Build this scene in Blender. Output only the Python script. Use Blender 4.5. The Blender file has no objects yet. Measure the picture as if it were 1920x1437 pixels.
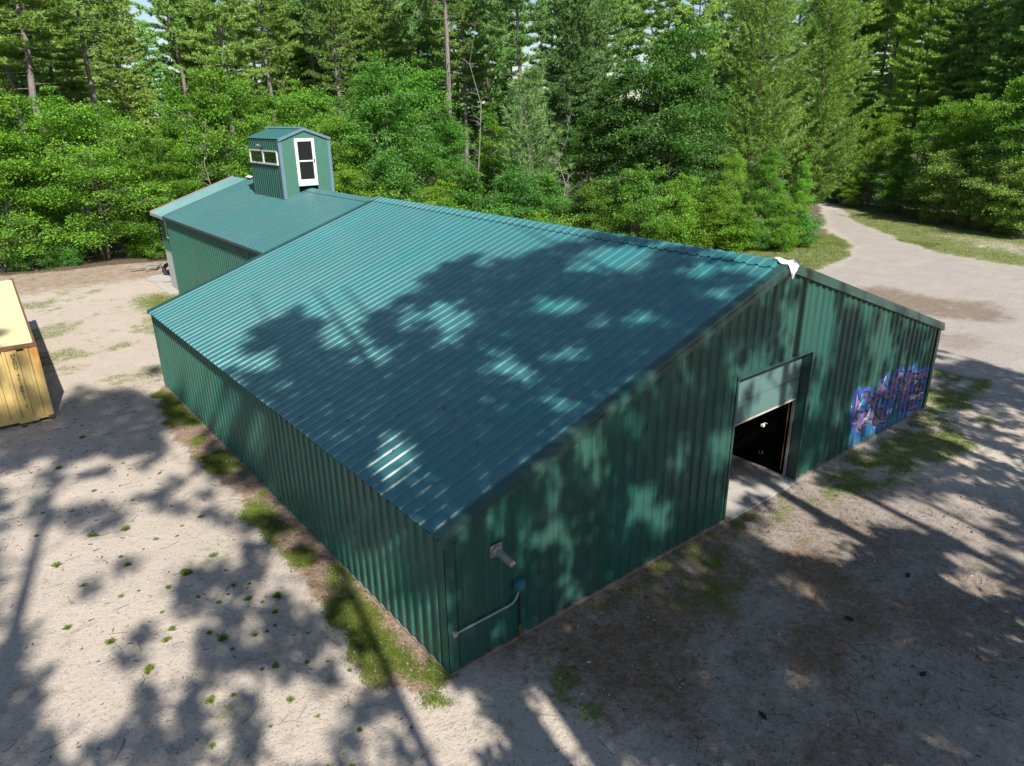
import bpy, bmesh, math, random
import numpy as np
from mathutils import Matrix, Vector
random.seed(3)
SC = bpy.context.scene
R_ = math.radians

# ------------------------------------------------------------------ camera
cam_d = bpy.data.cameras.new('camera')
cam = bpy.data.objects.new('camera', cam_d)
SC.collection.objects.link(cam)
cam_d.sensor_width = 36.0
cam_d.lens = 24.932
cam_d.clip_start = 0.1
cam_d.clip_end = 2000
CAM = Vector((-5.1047, -8.2334, 8.9613))
cr, cu, cb = Vector((0.780504, -0.625016, -0.012971)), Vector((0.230683, 0.268662, 0.935204)), Vector((-0.581032, -0.732923, 0.353872))
cam.matrix_world = Matrix(((cr.x, cu.x, cb.x, CAM.x), (cr.y, cu.y, cb.y, CAM.y), (cr.z, cu.z, cb.z, CAM.z), (0, 0, 0, 1)))
SC.camera = cam

# ------------------------------------------------------------------ sky, sun, exposure
SUN_EL, SUN_HEAD = R_(42.8), R_(77.2)      # elevation; compass heading the light travels along (from +x, ccw)
world = bpy.data.worlds.new('World')
SC.world = world
world.use_nodes = True
wn = world.node_tree
for n in list(wn.nodes): wn.nodes.remove(n)
wo = wn.nodes.new('ShaderNodeOutputWorld')
wb = wn.nodes.new('ShaderNodeBackground')
sky = wn.nodes.new('ShaderNodeTexSky')
sky.sky_type = 'NISHITA'
sky.sun_disc = False
sky.sun_elevation = SUN_EL
sky.sun_rotation = R_(192.8)
sky.air_density = 1.0
sky.dust_density = .6
sky.ozone_density = 1.2
wb.inputs['Strength'].default_value = 0.080
wn.links.new(sky.outputs[0], wb.inputs['Color'])
wn.links.new(wb.outputs[0], wo.inputs['Surface'])
sun_d = bpy.data.lights.new('sun', 'SUN')
sun_d.energy = 5.0
sun_d.angle = R_(0.53)
sun_d.color = (1.0, 0.95, 0.87)
sun = bpy.data.objects.new('sun', sun_d)
SC.collection.objects.link(sun)
SUN_H = Vector((math.cos(SUN_HEAD), math.sin(SUN_HEAD), 0))
SUN_D = SUN_H * math.cos(SUN_EL) - Vector((0, 0, math.sin(SUN_EL)))
sun.rotation_euler = SUN_D.to_track_quat('-Z', 'Y').to_euler()
sun.location = (-10, -30, 40)
SC.view_settings.view_transform = 'Standard'
SC.view_settings.look = 'None'
SC.view_settings.exposure = 0.66
SC.view_settings.gamma = 1.0
SC.view_settings.use_curve_mapping = False
try:
    SC.cycles.max_bounces = 6
    SC.cycles.diffuse_bounces = 3
    SC.cycles.glossy_bounces = 3
    SC.cycles.transmission_bounces = 3
    SC.cycles.transparent_max_bounces = 4
    SC.cycles.use_denoising = True
except Exception:
    pass

# ------------------------------------------------------------------ helpers
def link(o, parent=None):
    SC.collection.objects.link(o)
    if parent is not None: o.parent = parent
    return o

def tag(o, label=None, cat=None, group=None, kind=None):
    if label: o['label'] = label
    if cat: o['category'] = cat
    if group: o['group'] = group
    if kind: o['kind'] = kind
    return o

def empty(name, loc=(0, 0, 0), rz=0.0):
    o = bpy.data.objects.new(name, None)
    o.location = loc
    o.rotation_euler = (0, 0, rz)
    o.empty_display_size = 0.2
    return link(o)

def mesh_np(name, V, F, mat=None, smooth=False, attrs=None, colors=None):
    """V (n,3); F (m,k) array or list of such arrays (k = 3 or 4)."""
    V = np.asarray(V, np.float32)
    Fs = F if isinstance(F, list) else [F]
    Fs = [np.asarray(f, np.int32) for f in Fs if len(f)]
    me = bpy.data.meshes.new(name)
    me.vertices.add(len(V))
    me.vertices.foreach_set('co', V.ravel())
    loops = np.concatenate([f.ravel() for f in Fs])
    tot = np.concatenate([np.full(len(f), f.shape[1], np.int32) for f in Fs])
    start = np.concatenate([[0], np.cumsum(tot)[:-1]]).astype(np.int32)
    me.loops.add(len(loops))
    me.loops.foreach_set('vertex_index', loops)
    me.polygons.add(len(tot))
    me.polygons.foreach_set('loop_start', start)
    me.polygons.foreach_set('loop_total', tot)
    me.polygons.foreach_set('use_smooth', np.full(len(tot), smooth, bool))
    me.update(calc_edges=True)
    for k, a in (attrs or {}).items():
        at = me.attributes.new(k, 'FLOAT', 'POINT')
        at.data.foreach_set('value', np.asarray(a, np.float32))
    for k, a in (colors or {}).items():
        at = me.attributes.new(k, 'FLOAT_COLOR', 'POINT')
        at.data.foreach_set('color', np.asarray(a, np.float32).ravel())
    if mat: me.materials.append(mat)
    return me

class MB:
    """collects simple shapes that become ONE mesh"""
    def __init__(self): self.v = []; self.f = []
    def quad(self, *p):
        n = len(self.v); self.v += [tuple(q) for q in p]; self.f.append(tuple(range(n, n + len(p)))); return self
    def box(self, x0, x1, y0, y1, z0, z1):
        n = len(self.v)
        self.v += [(x, y, z) for z in (z0, z1) for y in (y0, y1) for x in (x0, x1)]
        for q in ((0, 2, 3, 1), (4, 5, 7, 6), (0, 1, 5, 4), (2, 6, 7, 3), (0, 4, 6, 2), (1, 3, 7, 5)):
            self.f.append(tuple(n + i for i in q))
        return self
    def tube(self, pts, rad, seg=8, cap=True):
        pts = [Vector(p) for p in pts]
        if not hasattr(rad, '__len__'): rad = [rad] * len(pts)
        n0 = len(self.v); up = None
        for i, p in enumerate(pts):
            t = (pts[min(i + 1, len(pts) - 1)] - pts[max(i - 1, 0)]).normalized()
            if up is None: up = Vector((0, 0, 1)) if abs(t.z) < .9 else Vector((1, 0, 0))
            a = t.cross(up)
            a = a.normalized() if a.length > 1e-6 else Vector((1, 0, 0))
            b = a.cross(t).normalized(); up = b
            for k in range(seg):
                an = 2 * math.pi * k / seg
                self.v.append(tuple(p + (a * math.cos(an) + b * math.sin(an)) * rad[i]))
        for i in range(len(pts) - 1):
            for k in range(seg):
                k2 = (k + 1) % seg
                self.f.append((n0 + i * seg + k, n0 + i * seg + k2, n0 + (i + 1) * seg + k2, n0 + (i + 1) * seg + k))
        if cap:
            self.f.append(tuple(n0 + k for k in range(seg))[::-1])
            e = n0 + (len(pts) - 1) * seg
            self.f.append(tuple(e + k for k in range(seg)))
        return self
    def sweep(self, prof, p0, p1, close=True):
        """profile points are 3-D offsets; swept straight from p0 to p1"""
        n = len(self.v); m = len(prof)
        for p in (p0, p1):
            for q in prof: self.v.append(tuple(Vector(p) + Vector(q)))
        for k in range(m if close else m - 1):
            k2 = (k + 1) % m
            self.f.append((n + k, n + k2, n + m + k2, n + m + k))
        if close:
            self.f.append(tuple(range(n, n + m))[::-1]); self.f.append(tuple(range(n + m, n + 2 * m)))
        return self
    def build(self, name, mat, parent=None, smooth=False, bevel=0, loc=None):
        me = bpy.data.meshes.new(name)
        me.from_pydata(self.v, [], self.f)
        me.update()
        if smooth: me.polygons.foreach_set('use_smooth', [True] * len(me.polygons))
        if mat: me.materials.append(mat)
        if bevel:
            bm = bmesh.new(); bm.from_mesh(me)
            bmesh.ops.remove_doubles(bm, verts=bm.verts, dist=1e-5)
            bmesh.ops.bevel(bm, geom=bm.edges, offset=bevel, segments=2, affect='EDGES', clamp_overlap=True)
            bm.to_mesh(me); bm.free()
        o = bpy.data.objects.new(name, me)
        if loc: o.location = loc
        return link(o, parent)

def onp(name, V, F, mat, parent=None, **kw):
    return link(bpy.data.objects.new(name, mesh_np(name, V, F, mat, **kw)), parent)

# value noise on numpy arrays
def _h(ix, iy, s):
    n = (ix.astype(np.int64) * 374761393 + iy.astype(np.int64) * 668265263 + s * 974711) & 0x7fffffff
    n = ((n ^ (n >> 13)) * 1274126177) & 0x7fffffff
    return ((n ^ (n >> 16)) & 0xffff) / 65535.0
def vnoise(x, y, s=0):
    ix, iy = np.floor(x), np.floor(y)
    fx, fy = x - ix, y - iy
    fx, fy = fx * fx * (3 - 2 * fx), fy * fy * (3 - 2 * fy)
    a, b = _h(ix, iy, s), _h(ix + 1, iy, s)
    c, d = _h(ix, iy + 1, s), _h(ix + 1, iy + 1, s)
    return (a * (1 - fx) + b * fx) * (1 - fy) + (c * (1 - fx) + d * fx) * fy
def fbm(x, y, s=0, o=4):
    t = 0; a = .5; w = 0
    for i in range(o):
        t = t + a * vnoise(x * 2 ** i, y * 2 ** i, s + i * 17); w += a; a *= .55
    return t / w
def sstep(a, b, x):
    t = np.clip((x - a) / (b - a), 0, 1); return t * t * (3 - 2 * t)
def in_poly(x, y, pts):
    ins = np.zeros(x.shape, bool); n = len(pts)
    for i in range(n):
        (x1, y1), (x2, y2) = pts[i], pts[(i + 1) % n]
        if y1 == y2: continue
        ins ^= ((y1 > y) != (y2 > y)) & (x < (x2 - x1) * (y - y1) / (y2 - y1) + x1)
    return ins
def poly_sd(x, y, pts):
    """signed distance, positive inside"""
    d = np.full(x.shape, 1e9); n = len(pts)
    for i in range(n):
        (x1, y1), (x2, y2) = pts[i], pts[(i + 1) % n]
        dx, dy = x2 - x1, y2 - y1
        t = np.clip(((x - x1) * dx + (y - y1) * dy) / (dx * dx + dy * dy + 1e-12), 0, 1)
        d = np.minimum(d, np.hypot(x - x1 - t * dx, y - y1 - t * dy))
    return np.where(in_poly(x, y, pts), d, -d)

# ------------------------------------------------------------------ materials
class NT:
    def __init__(self, name):
        self.m = bpy.data.materials.new(name); self.m.use_nodes = True
        self.t = self.m.node_tree
        self.b = self.t.nodes['Principled BSDF']; self.out = self.t.nodes['Material Output']
    def n(self, typ, **kw):
        nd = self.t.nodes.new(typ)
        for k, v in kw.items():
            if k.startswith('i_'):
                key = k[2:]
                nd.inputs[int(key) if key.isdigit() else key.replace('_', ' ')].default_value = v
            else: setattr(nd, k, v)
        return nd
    def l(self, a, b): self.t.links.new(a, b)
    def coord(self): return self.n('ShaderNodeTexCoord').outputs['Object']
    def noise(self, vec, scale, detail=4, rough=.55, dist=0):
        nd = self.n('ShaderNodeTexNoise'); nd.inputs['Scale'].default_value = scale
        nd.inputs['Detail'].default_value = detail; nd.inputs['Roughness'].default_value = rough
        nd.inputs['Distortion'].default_value = dist
        if vec is not None: self.l(vec, nd.inputs['Vector'])
        return nd.outputs['Fac']
    def scaled(self, vec, s):
        m = self.n('ShaderNodeMapping'); m.inputs['Scale'].default_value = s
        self.l(vec, m.inputs['Vector']); return m.outputs[0]
    def ramp(self, fac, lo, hi, c0=(0, 0, 0, 1), c1=(1, 1, 1, 1)):
        r = self.n('ShaderNodeValToRGB')
        r.color_ramp.elements[0].position = lo; r.color_ramp.elements[1].position = hi
        r.color_ramp.elements[0].color = c0; r.color_ramp.elements[1].color = c1
        self.l(fac, r.inputs[0]); return r.outputs[0]
    def mix(self, fac, a, b, mode='MIX'):
        m = self.n('ShaderNodeMix', data_type='RGBA', blend_type=mode)
        for sock, v in ((m.inputs[0], fac), (m.inputs[6], a), (m.inputs[7], b)):
            if isinstance(v, (int, float)): sock.default_value = v
            elif isinstance(v, tuple): sock.default_value = v if len(v) == 4 else (*v, 1)
            else: self.l(v, sock)
        return m.outputs[2]
    def math(self, op, a, b=0.0):
        m = self.n('ShaderNodeMath', operation=op)
        for sock, v in ((m.inputs[0], a), (m.inputs[1], b)):
            if isinstance(v, (int, float)): sock.default_value = v
            else: self.l(v, sock)
        return m.outputs[0]
    def attr(self, name):
        a = self.n('ShaderNodeAttribute'); a.attribute_name = name; return a
    def bump(self, h, strength, dist):
        b = self.n('ShaderNodeBump'); b.inputs['Strength'].default_value = strength
        b.inputs['Distance'].default_value = dist; self.l(h, b.inputs['Height'])
        self.l(b.outputs[0], self.b.inputs['Normal']); return b

def plain(name, col, rough=.6, metal=0.0, spec=.5, var=.15, scale=6.0, bump=0.0):
    k = NT(name); c = k.coord()
    f = k.noise(c, scale, 5)
    k.l(k.mix(f, tuple(v * (1 - var) for v in col), tuple(min(1, v * (1 + var)) for v in col)), k.b.inputs['Base Color'])
    k.b.inputs['Roughness'].default_value = rough
    k.b.inputs['Metallic'].default_value = metal
    k.b.inputs['Specular IOR Level'].default_value = spec
    if bump: k.bump(k.noise(c, scale * 4, 4), bump, .02)
    return k.m

def painted_steel(name, col, rough=.36, along=(1, 1, 1), dirt=.12, spec=.55, axis=0):
    """factory-painted sheet: slight fading between sheets, faint dust streaks, soft oil-canning"""
    k = NT(name); c = k.coord()
    big = k.noise(c, .35, 3)
    st = k.noise(k.scaled(c, along), 3.0, 5, .6)
    sp = k.ramp(k.noise(c, 45, 2), .70, .78)
    a = k.mix(big, tuple(v * .86 for v in col), tuple(v * 1.14 for v in col))
    sp_ = k.n('ShaderNodeSeparateXYZ'); k.l(c, sp_.inputs[0])      # each sheet off the roll a shade apart
    wn_ = k.n('ShaderNodeTexWhiteNoise', noise_dimensions='1D'); k.l(k.math('FLOOR', k.math('DIVIDE', sp_.outputs[axis], .9144)), wn_.inputs['W'])
    a = k.mix(k.math('MULTIPLY', wn_.outputs[0], .34), a, (col[0] * 1.5 + .02, col[1] * .80, col[2] * .78))
    a = k.mix(k.math('MULTIPLY', k.ramp(st, .48, .78), dirt), a, (.22, .21, .18))
    a = k.mix(k.math('MULTIPLY', sp, .10), a, (.03, .03, .025))
    k.l(a, k.b.inputs['Base Color'])
    k.l(k.math('ADD', k.math('MULTIPLY', st, .16), rough - .08), k.b.inputs['Roughness'])
    k.b.inputs['Specular IOR Level'].default_value = spec
    k.bump(k.noise(c, 1.1, 2), .12, .03)
    return k.m

M_WALL = painted_steel('green_wall_paint', (.018, .090, .071), .42, (6, 6, .25), spec=.3)
M_ROOF = painted_steel('green_roof_paint', (.028, .168, .176), .30, (.3, 4, .3), .12, .9, 1)
M_ROOFB = painted_steel('older_roof_paint', (.040, .150, .152), .42, (.3, 4, .3), .22, .6, 1)
M_WALLS = painted_steel('green_wall_paint_sunlit', (.024, .112, .085), .42, (6, 6, .25), spec=.3, axis=1)  # wall green lightened on this side to stand in for its grazing sun
M_TRIM = painted_steel('green_trim_paint', (.016, .070, .060), .38)
M_BLUETRIM = plain('blue_grey_trim', (.11, .18, .23), .45)
M_DOORP = plain('faded_door_panel', (.095, .175, .160), .5, var=.10, scale=3)
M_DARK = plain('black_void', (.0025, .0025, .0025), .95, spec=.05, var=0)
M_CONC = plain('concrete', (.40, .375, .34), .9, spec=.2, var=.22, scale=2.2, bump=.25)
M_SILL = plain('concrete_sill', (.19, .165, .14), .9, spec=.2, var=.4, scale=4)
M_PALEWALL = plain('pale_concrete_wall', (.46, .47, .46), .85, spec=.2, var=.1, scale=2)
M_WHITE = plain('white_vinyl', (.72, .73, .74), .45, var=.04)
M_GLASS = plain('dark_window_glass', (.008, .012, .012), .04, spec=.8, var=.0)
M_GALV = plain('galvanised_steel', (.46, .45, .44), .38, metal=.75, var=.2, scale=14)
M_CONDUIT = plain('grey_conduit', (.28, .32, .37), .4, metal=.3, var=.1)
M_BLUEBOX = plain('blue_plastic_box', (.04, .15, .22), .5)
M_RUSTPOST = plain('rusty_brown_steel', (.13, .07, .04), .7, var=.4, scale=20)
M_FADERED = plain('faded_red_trim', (.36, .19, .18), .6)
M_BLACK = plain('black_rubber', (.012, .012, .013), .7)

W, L, H, XR, SL, TH = 18.283, 18.296, 2.46, 9.1415, .3373, .33
RZ = lambda x: H + TH + SL * min(x, W - x)           # roof surface
WZ = lambda x: H + TH - .05 + SL * min(x, W - x)     # top of the wall sheets
RIB = .3048
PROF = ((0, 0), (.172, 0), (.198, 1), (.272, 1), (.298, 0))

def corr(a0, a1, base, top, nrm, rib=RIB, dep=.037, off=0.0, step=None):
    """ribbed sheet: base(a) / top(a) give the two ends of a profile line, nrm the rib direction"""
    A = [(a0, 0.0)]
    k = math.floor((a0 - off) / rib)
    while True:
        for q, hh in PROF:
            a = off + k * rib + q * rib / RIB
            if a <= a0 + 1e-4: A[0] = (a0, hh if q in (.198, .272) else 0); continue
            if a >= a1 - 1e-4: break
            A.append((a, hh))
        k += 1
        if off + k * rib > a1: break
    A.append((a1, 0.0))
    cols = []
    for a, hh in A:
        p, q = Vector(base(a)), Vector(top(a)); o = Vector(nrm) * (hh * dep)
        n = 1 if not step else max(1, int(round((q - p).length / step)))
        cols.append([p + (q - p) * (i / n) + o for i in range(n + 1)])
    m = len(cols[0]); V = [tuple(p) for c in cols for p in c]; F = []
    for i in range(len(cols) - 1):
        for j in range(m - 1):
            F.append((i * m + j, (i + 1) * m + j, (i + 1) * m + j + 1, i * m + j + 1))
    return np.array(V), np.array(F)

def corr_obj(name, mat, parent, *a, **k):
    V, F = corr(*a, **k); return onp(name, V, F, mat, parent)

# ================================================================== the metal building
shed = empty('metal_building')
tag(shed, 'long green ribbed metal building with low gable roof, open overhead door and graffiti', 'building')
n1, n2 = Vector((-SL, 0, 1)).normalized(), Vector((SL, 0, 1)).normalized()
OV = .126
corr_obj('wall', M_WALLS, shed, .0, L, lambda a: (0, L - a, .05), lambda a: (0, L - a, WZ(0)), (-1, 0, 0), off=.06)
corr_obj('wall', M_WALL, shed, .0, 7.67, lambda a: (a, 0, .05), lambda a: (a, 0, WZ(a)), (0, -1, 0))
corr_obj('wall', M_WALL, shed, 7.67, 10.68, lambda a: (a, 0, 3.53), lambda a: (a, 0, WZ(a) if abs(a - XR) > 1e-3 else WZ(XR)), (0, -1, 0))
corr_obj('wall', M_WALL, shed, 10.68, W, lambda a: (a, 0, .05), lambda a: (a, 0, WZ(a)), (0, -1, 0))
corr_obj('wall', M_WALL, shed, 0, L, lambda a: (W, a, .05), lambda a: (W, a, WZ(W)), (1, 0, 0))
corr_obj('wall', M_WALL, shed, 0, 4.43, lambda a: (a, L, .05), lambda a: (a, L, WZ(a)), (0, 1, 0))
corr_obj('wall', M_WALL, shed, W - 4.43, W, lambda a: (a, L, .05), lambda a: (a, L, WZ(a)), (0, 1, 0))
# roof slopes, ribs run from eave to ridge
corr_obj('roof', M_ROOF, shed, -.05, L + .05, lambda a: (-OV, a, RZ(0) - SL * OV), lambda a: (XR, a, RZ(XR)), n1, rib=.318, dep=.030)
corr_obj('roof', M_ROOF, shed, -.05, L + .05, lambda a: (W + OV, a, RZ(0) - SL * OV), lambda a: (XR, a, RZ(XR)), n2, rib=.318)
# added dark sheets under the roof so no light leaks between wall and roof
MB().quad((-OV + .02, -.0, RZ(0) - SL * OV - .03), (-OV + .02, L, RZ(0) - SL * OV - .03), (XR, L, RZ(XR) - .05), (XR, 0, RZ(XR) - .05)) \
    .quad((W + OV - .02, 0, RZ(0) - SL * OV - .03), (W + OV - .02, L, RZ(0) - SL * OV - .03), (XR, L, RZ(XR) - .05), (XR, 0, RZ(XR) - .05)).build('light_block_sheet', M_DARK, shed)
# ridge cap sits 2 cm proud, its ribbed edge leaves a thin shadow line
CW = .34
for sgn, nn in ((-1, n1), (1, n2)):
    corr_obj('ridge_cap', M_ROOF, shed, .0, L + .05, lambda a: (XR + sgn * CW, a, RZ(XR) - SL * CW + .022), lambda a: (XR, a, RZ(XR) + .022), nn, rib=.318)
for sgn, nn in ((-1, n1), (1, n2)):
    corr_obj('ridge_cap', M_ROOFB, shed, L + .05, 25.0, lambda a: (XR + sgn * CW, a, RZ(XR) - SL * CW - .055), lambda a: (XR, a, RZ(XR) - .055), nn, rib=.318, dep=.02)
# rake trim along both gable slopes
for x0, x1 in ((-OV, XR), (W + OV, XR)):
    z = lambda x: RZ(0) + SL * (min(x, W - x))
    prof = [(0, .10, .040), (0, -.075, .040), (0, -.075, -.055), (0, -.098, -.065), (0, -.098, -.19), (0, -.045, -.20), (0, -.045, -.185), (0, -.08, -.178), (0, -.08, -.075), (0, -.057, -.06), (0, -.057, .022), (0, .10, .022)]
    MB().sweep(prof, (x0, 0, z(x0)), (x1, 0, z(x1))).build('rake_trim', M_TRIM, shed)
MB().sweep([(0, -.08, .038), (0, .075, .038), (0, .075, -.10), (0, .05, -.10), (0, .05, .022), (0, -.08, .022)], (-OV, L, RZ(0) - SL * OV), (XR, L, RZ(XR))).build('rake_trim', M_TRIM, shed)
# corner trims
MB().box(-.045, -.036, -.045, .15, .04, H + .16).box(-.045, .15, -.045, -.036, .04, H + .16).build('corner_trim', M_WALL, shed)
MB().box(W + .036, W + .045, -.045, .15, .04, H + .16).box(W - .15, W + .045, -.045, -.036, .04, H + .16).build('corner_trim', M_TRIM, shed)
# foundation edge
fnd = MB()
fnd.box(-.055, 7.67, -.055, .0, -.2, .045).box(10.68, W + .05, -.055, .0, -.2, .045).box(-.052, .0, .0, L, -.2, .012).box(W, W + .05, 0, L, -.2, .045)
fnd.build('foundation', M_SILL, shed)
MB().box(.02, W - .02, .0, L - .02, -.2, .025).box(7.7, 10.66, -.11, .0, -.2, .022).build('floor_slab', M_CONC, shed)
# door opening: recess, jambs, panel half raised, tracks
DX0, DX1, DT, DY = 7.67, 10.68, 3.53, .20
MB().box(DX1, DX1 + .012, -.045, DY + .02, .03, DT).box(DX1 - .012, DX1 + .07, -.05, -.04, .03, DT + .06).build('door_jamb', M_TRIM, shed)
MB().box(DX0 - .012, DX0, -.045, DY + .1, .03, DT).box(DX0 - .06, DX0 + .012, -.05, -.04, .03, DT + .06).build('door_jamb', M_TRIM, shed)
MB().box(DX0 - .06, DX1 + .07, -.055, -.042, DT, DT + .07).box(DX0, DX1, -.04, DY + .1, DT - .012, DT).build('door_head', M_TRIM, shed)
door = MB()
zz = 2.27
while zz < DT - .03:
    z2 = min(zz + .53, DT - .01)
    door.box(DX0 + .03, DX1 - .03, DY, DY + .05, zz + .006, z2 - .006)
    zz += .53
dr = door.build('overhead_door', M_DOORP, shed, bevel=.006)
MB().box(DX0 + .02, DX1 - .08, DY - .012, DY + .055, 2.235, 2.268).build('bottom_rail', plain('pale_rail', (.5, .44, .36), .6), dr)
for x in (DX0 + .02, DX1 - .05):
    MB().box(x, x + .025, DY + .02, DY + .09, .03, DT).build('door_track', M_GALV, shed)
MB().tube([(DX1 - .14, DY + .12, .25), (DX1 - .13, DY + .12, 3.3)], .009, 6).build('door_rope', plain('orange_rope', (.16, .08, .04), .8), shed)
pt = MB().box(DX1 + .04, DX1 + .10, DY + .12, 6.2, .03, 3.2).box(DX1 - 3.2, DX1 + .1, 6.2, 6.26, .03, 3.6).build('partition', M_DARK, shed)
MB().tube([(DX1 + .04, .95, 1.28), (DX1 - .10, .95, 1.34), (DX1 - .16, .95, 1.31)], .012, 6).box(DX1 - .20, DX1 - .13, .91, .99, 1.26, 1.32).build('work_lamp', M_WHITE, pt)
tb = []
for i in range(13):
    a = 2 * math.pi * i / 12; tb.append((DX1 + .02, 1.02 + .055 * math.cos(a), .42 + .055 * math.sin(a)))
MB().tube(tb, .008, 5).build('ring', M_GALV, pt)
# stainless vent pipe with square flange on the gable wall
vp = MB().box(.87, 1.11, -.062, -.036, 1.97, 2.21).build('vent_flange', M_GALV, shed, bevel=.006)
MB().tube([(.99, -.05, 2.09), (.99, -.50, 2.05), (.99, -.52, 2.05), (.99, -.50, 2.05)], [.066, .066, .054, .05], 20).tube([(.99, -.08, 2.09), (.99, -.10, 2.09)], .095, 20).build('vent_pipe', M_GALV, vp, smooth=False)
MB().quad((.93, -.44, 1.99), (1.05, -.44, 1.99), (1.05, -.30, 1.86), (.93, -.30, 1.86)).build('vent_flap', M_BLACK, vp)
# conduit run with box and stand pipe
cd = MB()
pts = [(.06, -.075, .85), (1.22, -.075, .85)]
for i in range(1, 9):
    a = i / 8 * math.pi / 2; pts.append((1.22 + .22 * math.sin(a), -.075, .85 + .22 * (1 - math.cos(a))))
pts.append((1.44, -.075, 1.13))
cd.tube(pts, .021, 12)
c_o = cd.build('conduit', M_CONDUIT, shed, smooth=True)
MB().box(1.36, 1.53, -.17, -.04, 1.10, 1.30).build('junction_box', M_BLUEBOX, c_o, bevel=.02)
MB().box(.03, .12, -.115, -.04, .80, .90).build('end_fitting', M_GALV, c_o, bevel=.01)
MB().tube([(1.47, -.07, .0), (1.47, -.07, .32)], .028, 10).build('stand_pipe', M_RUSTPOST, c_o)
MB().tube([(1.47, -.07, .32), (1.47, -.07, 1.11)], .020, 10).build('drop_pipe', M_BLACK, c_o)

# ---- narrower rear wing under the same roof planes
AX, AY = 4.43, 33.25
corr_obj('wall', M_WALLS, shed, 0, AY - L, lambda a: (AX, AY - a, .05), lambda a: (AX, AY - a, WZ(AX) - .09), (-1, 0, 0), rib=.29)
corr_obj('wall', M_WALL, shed, 0, AY - L, lambda a: (W - AX, L + a, .05), lambda a: (W - AX, L + a, WZ(AX)), (1, 0, 0), rib=.29)
corr_obj('wall', M_WALL, shed, AX, W - AX, lambda a: (a, AY, .05), lambda a: (a, AY, WZ(a)), (0, 1, 0))
for sgn, xe, nn in ((-1, AX - .13, n1), (1, W - AX + .13, n2)):
    corr_obj('roof', M_ROOFB, shed, L + .05, AY + .1, lambda a: (xe, a, RZ(xe) - .075), lambda a: (XR, a, RZ(XR) - .075), nn, rib=.318, dep=.020)
MB().quad((AX - .1, L, RZ(AX) - .17), (AX - .1, AY, RZ(AX) - .17), (XR, AY, RZ(XR) - .14), (XR, L, RZ(XR) - .14)).build('light_block_sheet', M_DARK, shed)  # added dark sheet keeps light from leaking under the wing roof
MB().box(AX - .145, AX - .13, L + .06, AY + .08, RZ(AX - .13) - .17, RZ(AX - .13) - .08).build('eave_trim', plain('weathered_dark_trim', (.05, .06, .055), .6), shed)
MB().box(AX - .03, AX, L + .05, AY, -.2, .045).build('foundation', M_SILL, shed)
# end bay: set back, concrete below, ribbed steel above, small window
EX, EY = 4.62, 35.35
MB().box(EX, W - EX, AY, EY, -.2, 2.15).build('lower_wall', M_PALEWALL, shed)
ew = corr_obj('upper_wall', M_WALL, shed, 0, EY - AY, lambda a: (EX, EY - a, 2.13), lambda a: (EX, EY - a, WZ(EX) - .12), (-1, 0, 0), rib=.29)
corr_obj('upper_wall', M_WALL, shed, EX, W - EX, lambda a: (a, EY, 2.13), lambda a: (a, EY, WZ(a) - .12), (0, 1, 0))
wf = MB()
wf.box(EX - .065, EX - .035, AY + .25, AY + .31, 2.95, 4.0).box(EX - .065, EX - .035, AY + .86, AY + .92, 2.95, 4.0).box(EX - .075, EX - .035, AY + .22, AY + .95, 2.90, 2.96)
wf = wf.build('window_frame', M_WHITE, shed)
MB().box(EX - .05, EX - .038, AY + .31, AY + .86, 2.96, 4.0).build('pane', M_GLASS, wf)
for sgn, xe, nn in ((-1, EX - .30, n1), (1, W - EX + .30, n2)):
    corr_obj('roof', M_ROOF, shed, AY + .1, EY + .62, lambda a: (xe, a, RZ(xe) - .13), lambda a: (XR, a, RZ(XR) - .13), nn, rib=.318)
MB().box(EX - .33, EX - .30, AY + .12, EY + .60, RZ(EX - .3) - .27, RZ(EX - .3) - .12).build('fascia', plain('grey_fascia', (.30, .31, .32), .6), shed)
MB().sweep([(0, -.10, .05), (0, .03, .05), (0, .03, .02), (0, -.10, .02)], (EX - .3, EY + .58, RZ(EX - .3) - .1), (XR, EY + .58, RZ(XR) - .1)).build('rake_trim', M_FADERED, shed)
MB().sweep([(0, -.02, .04), (0, .10, .04), (0, .10, -.14), (0, .08, -.14)], (EX - .3, EY + .62, RZ(EX - .3) - .1), (XR, EY + .62, RZ(XR) - .1)).build('rake_trim', M_BLUETRIM, shed)
bal = MB().box(EX + .05, W - EX - .05, EY, EY + 1.0, 2.38, 2.50).build('balcony_deck', plain('weathered_deck', (.24, .22, .20), .8), shed)
rl = MB()
for i in range(7):
    x = EX + .08 + i * (W - 2 * EX - .16) / 6
    rl.box(x, x + .06, EY + .93, EY + .99, 2.5, 3.5)
for z in (2.75, 3.0, 3.25, 3.45): rl.box(EX + .05, W - EX - .05, EY + .94, EY + .98, z, z + .05)
for z in (2.75, 3.0, 3.25, 3.45): rl.box(EX + .09, EX + .12, EY, EY + .95, z, z + .05)
rl.build('railing', plain('dark_railing', (.025, .03, .03), .6), bal)
MB().sweep([(-.16, 0, .0), (0, 0, .07), (.16, 0, .0), (.16, 0, -.03), (0, 0, .03), (-.16, 0, -.03)], (XR, 32.6, RZ(XR) + .03), (XR, 33.3, RZ(XR) + .03)).build('ridge_end_cap', M_WHITE, shed)

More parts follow.
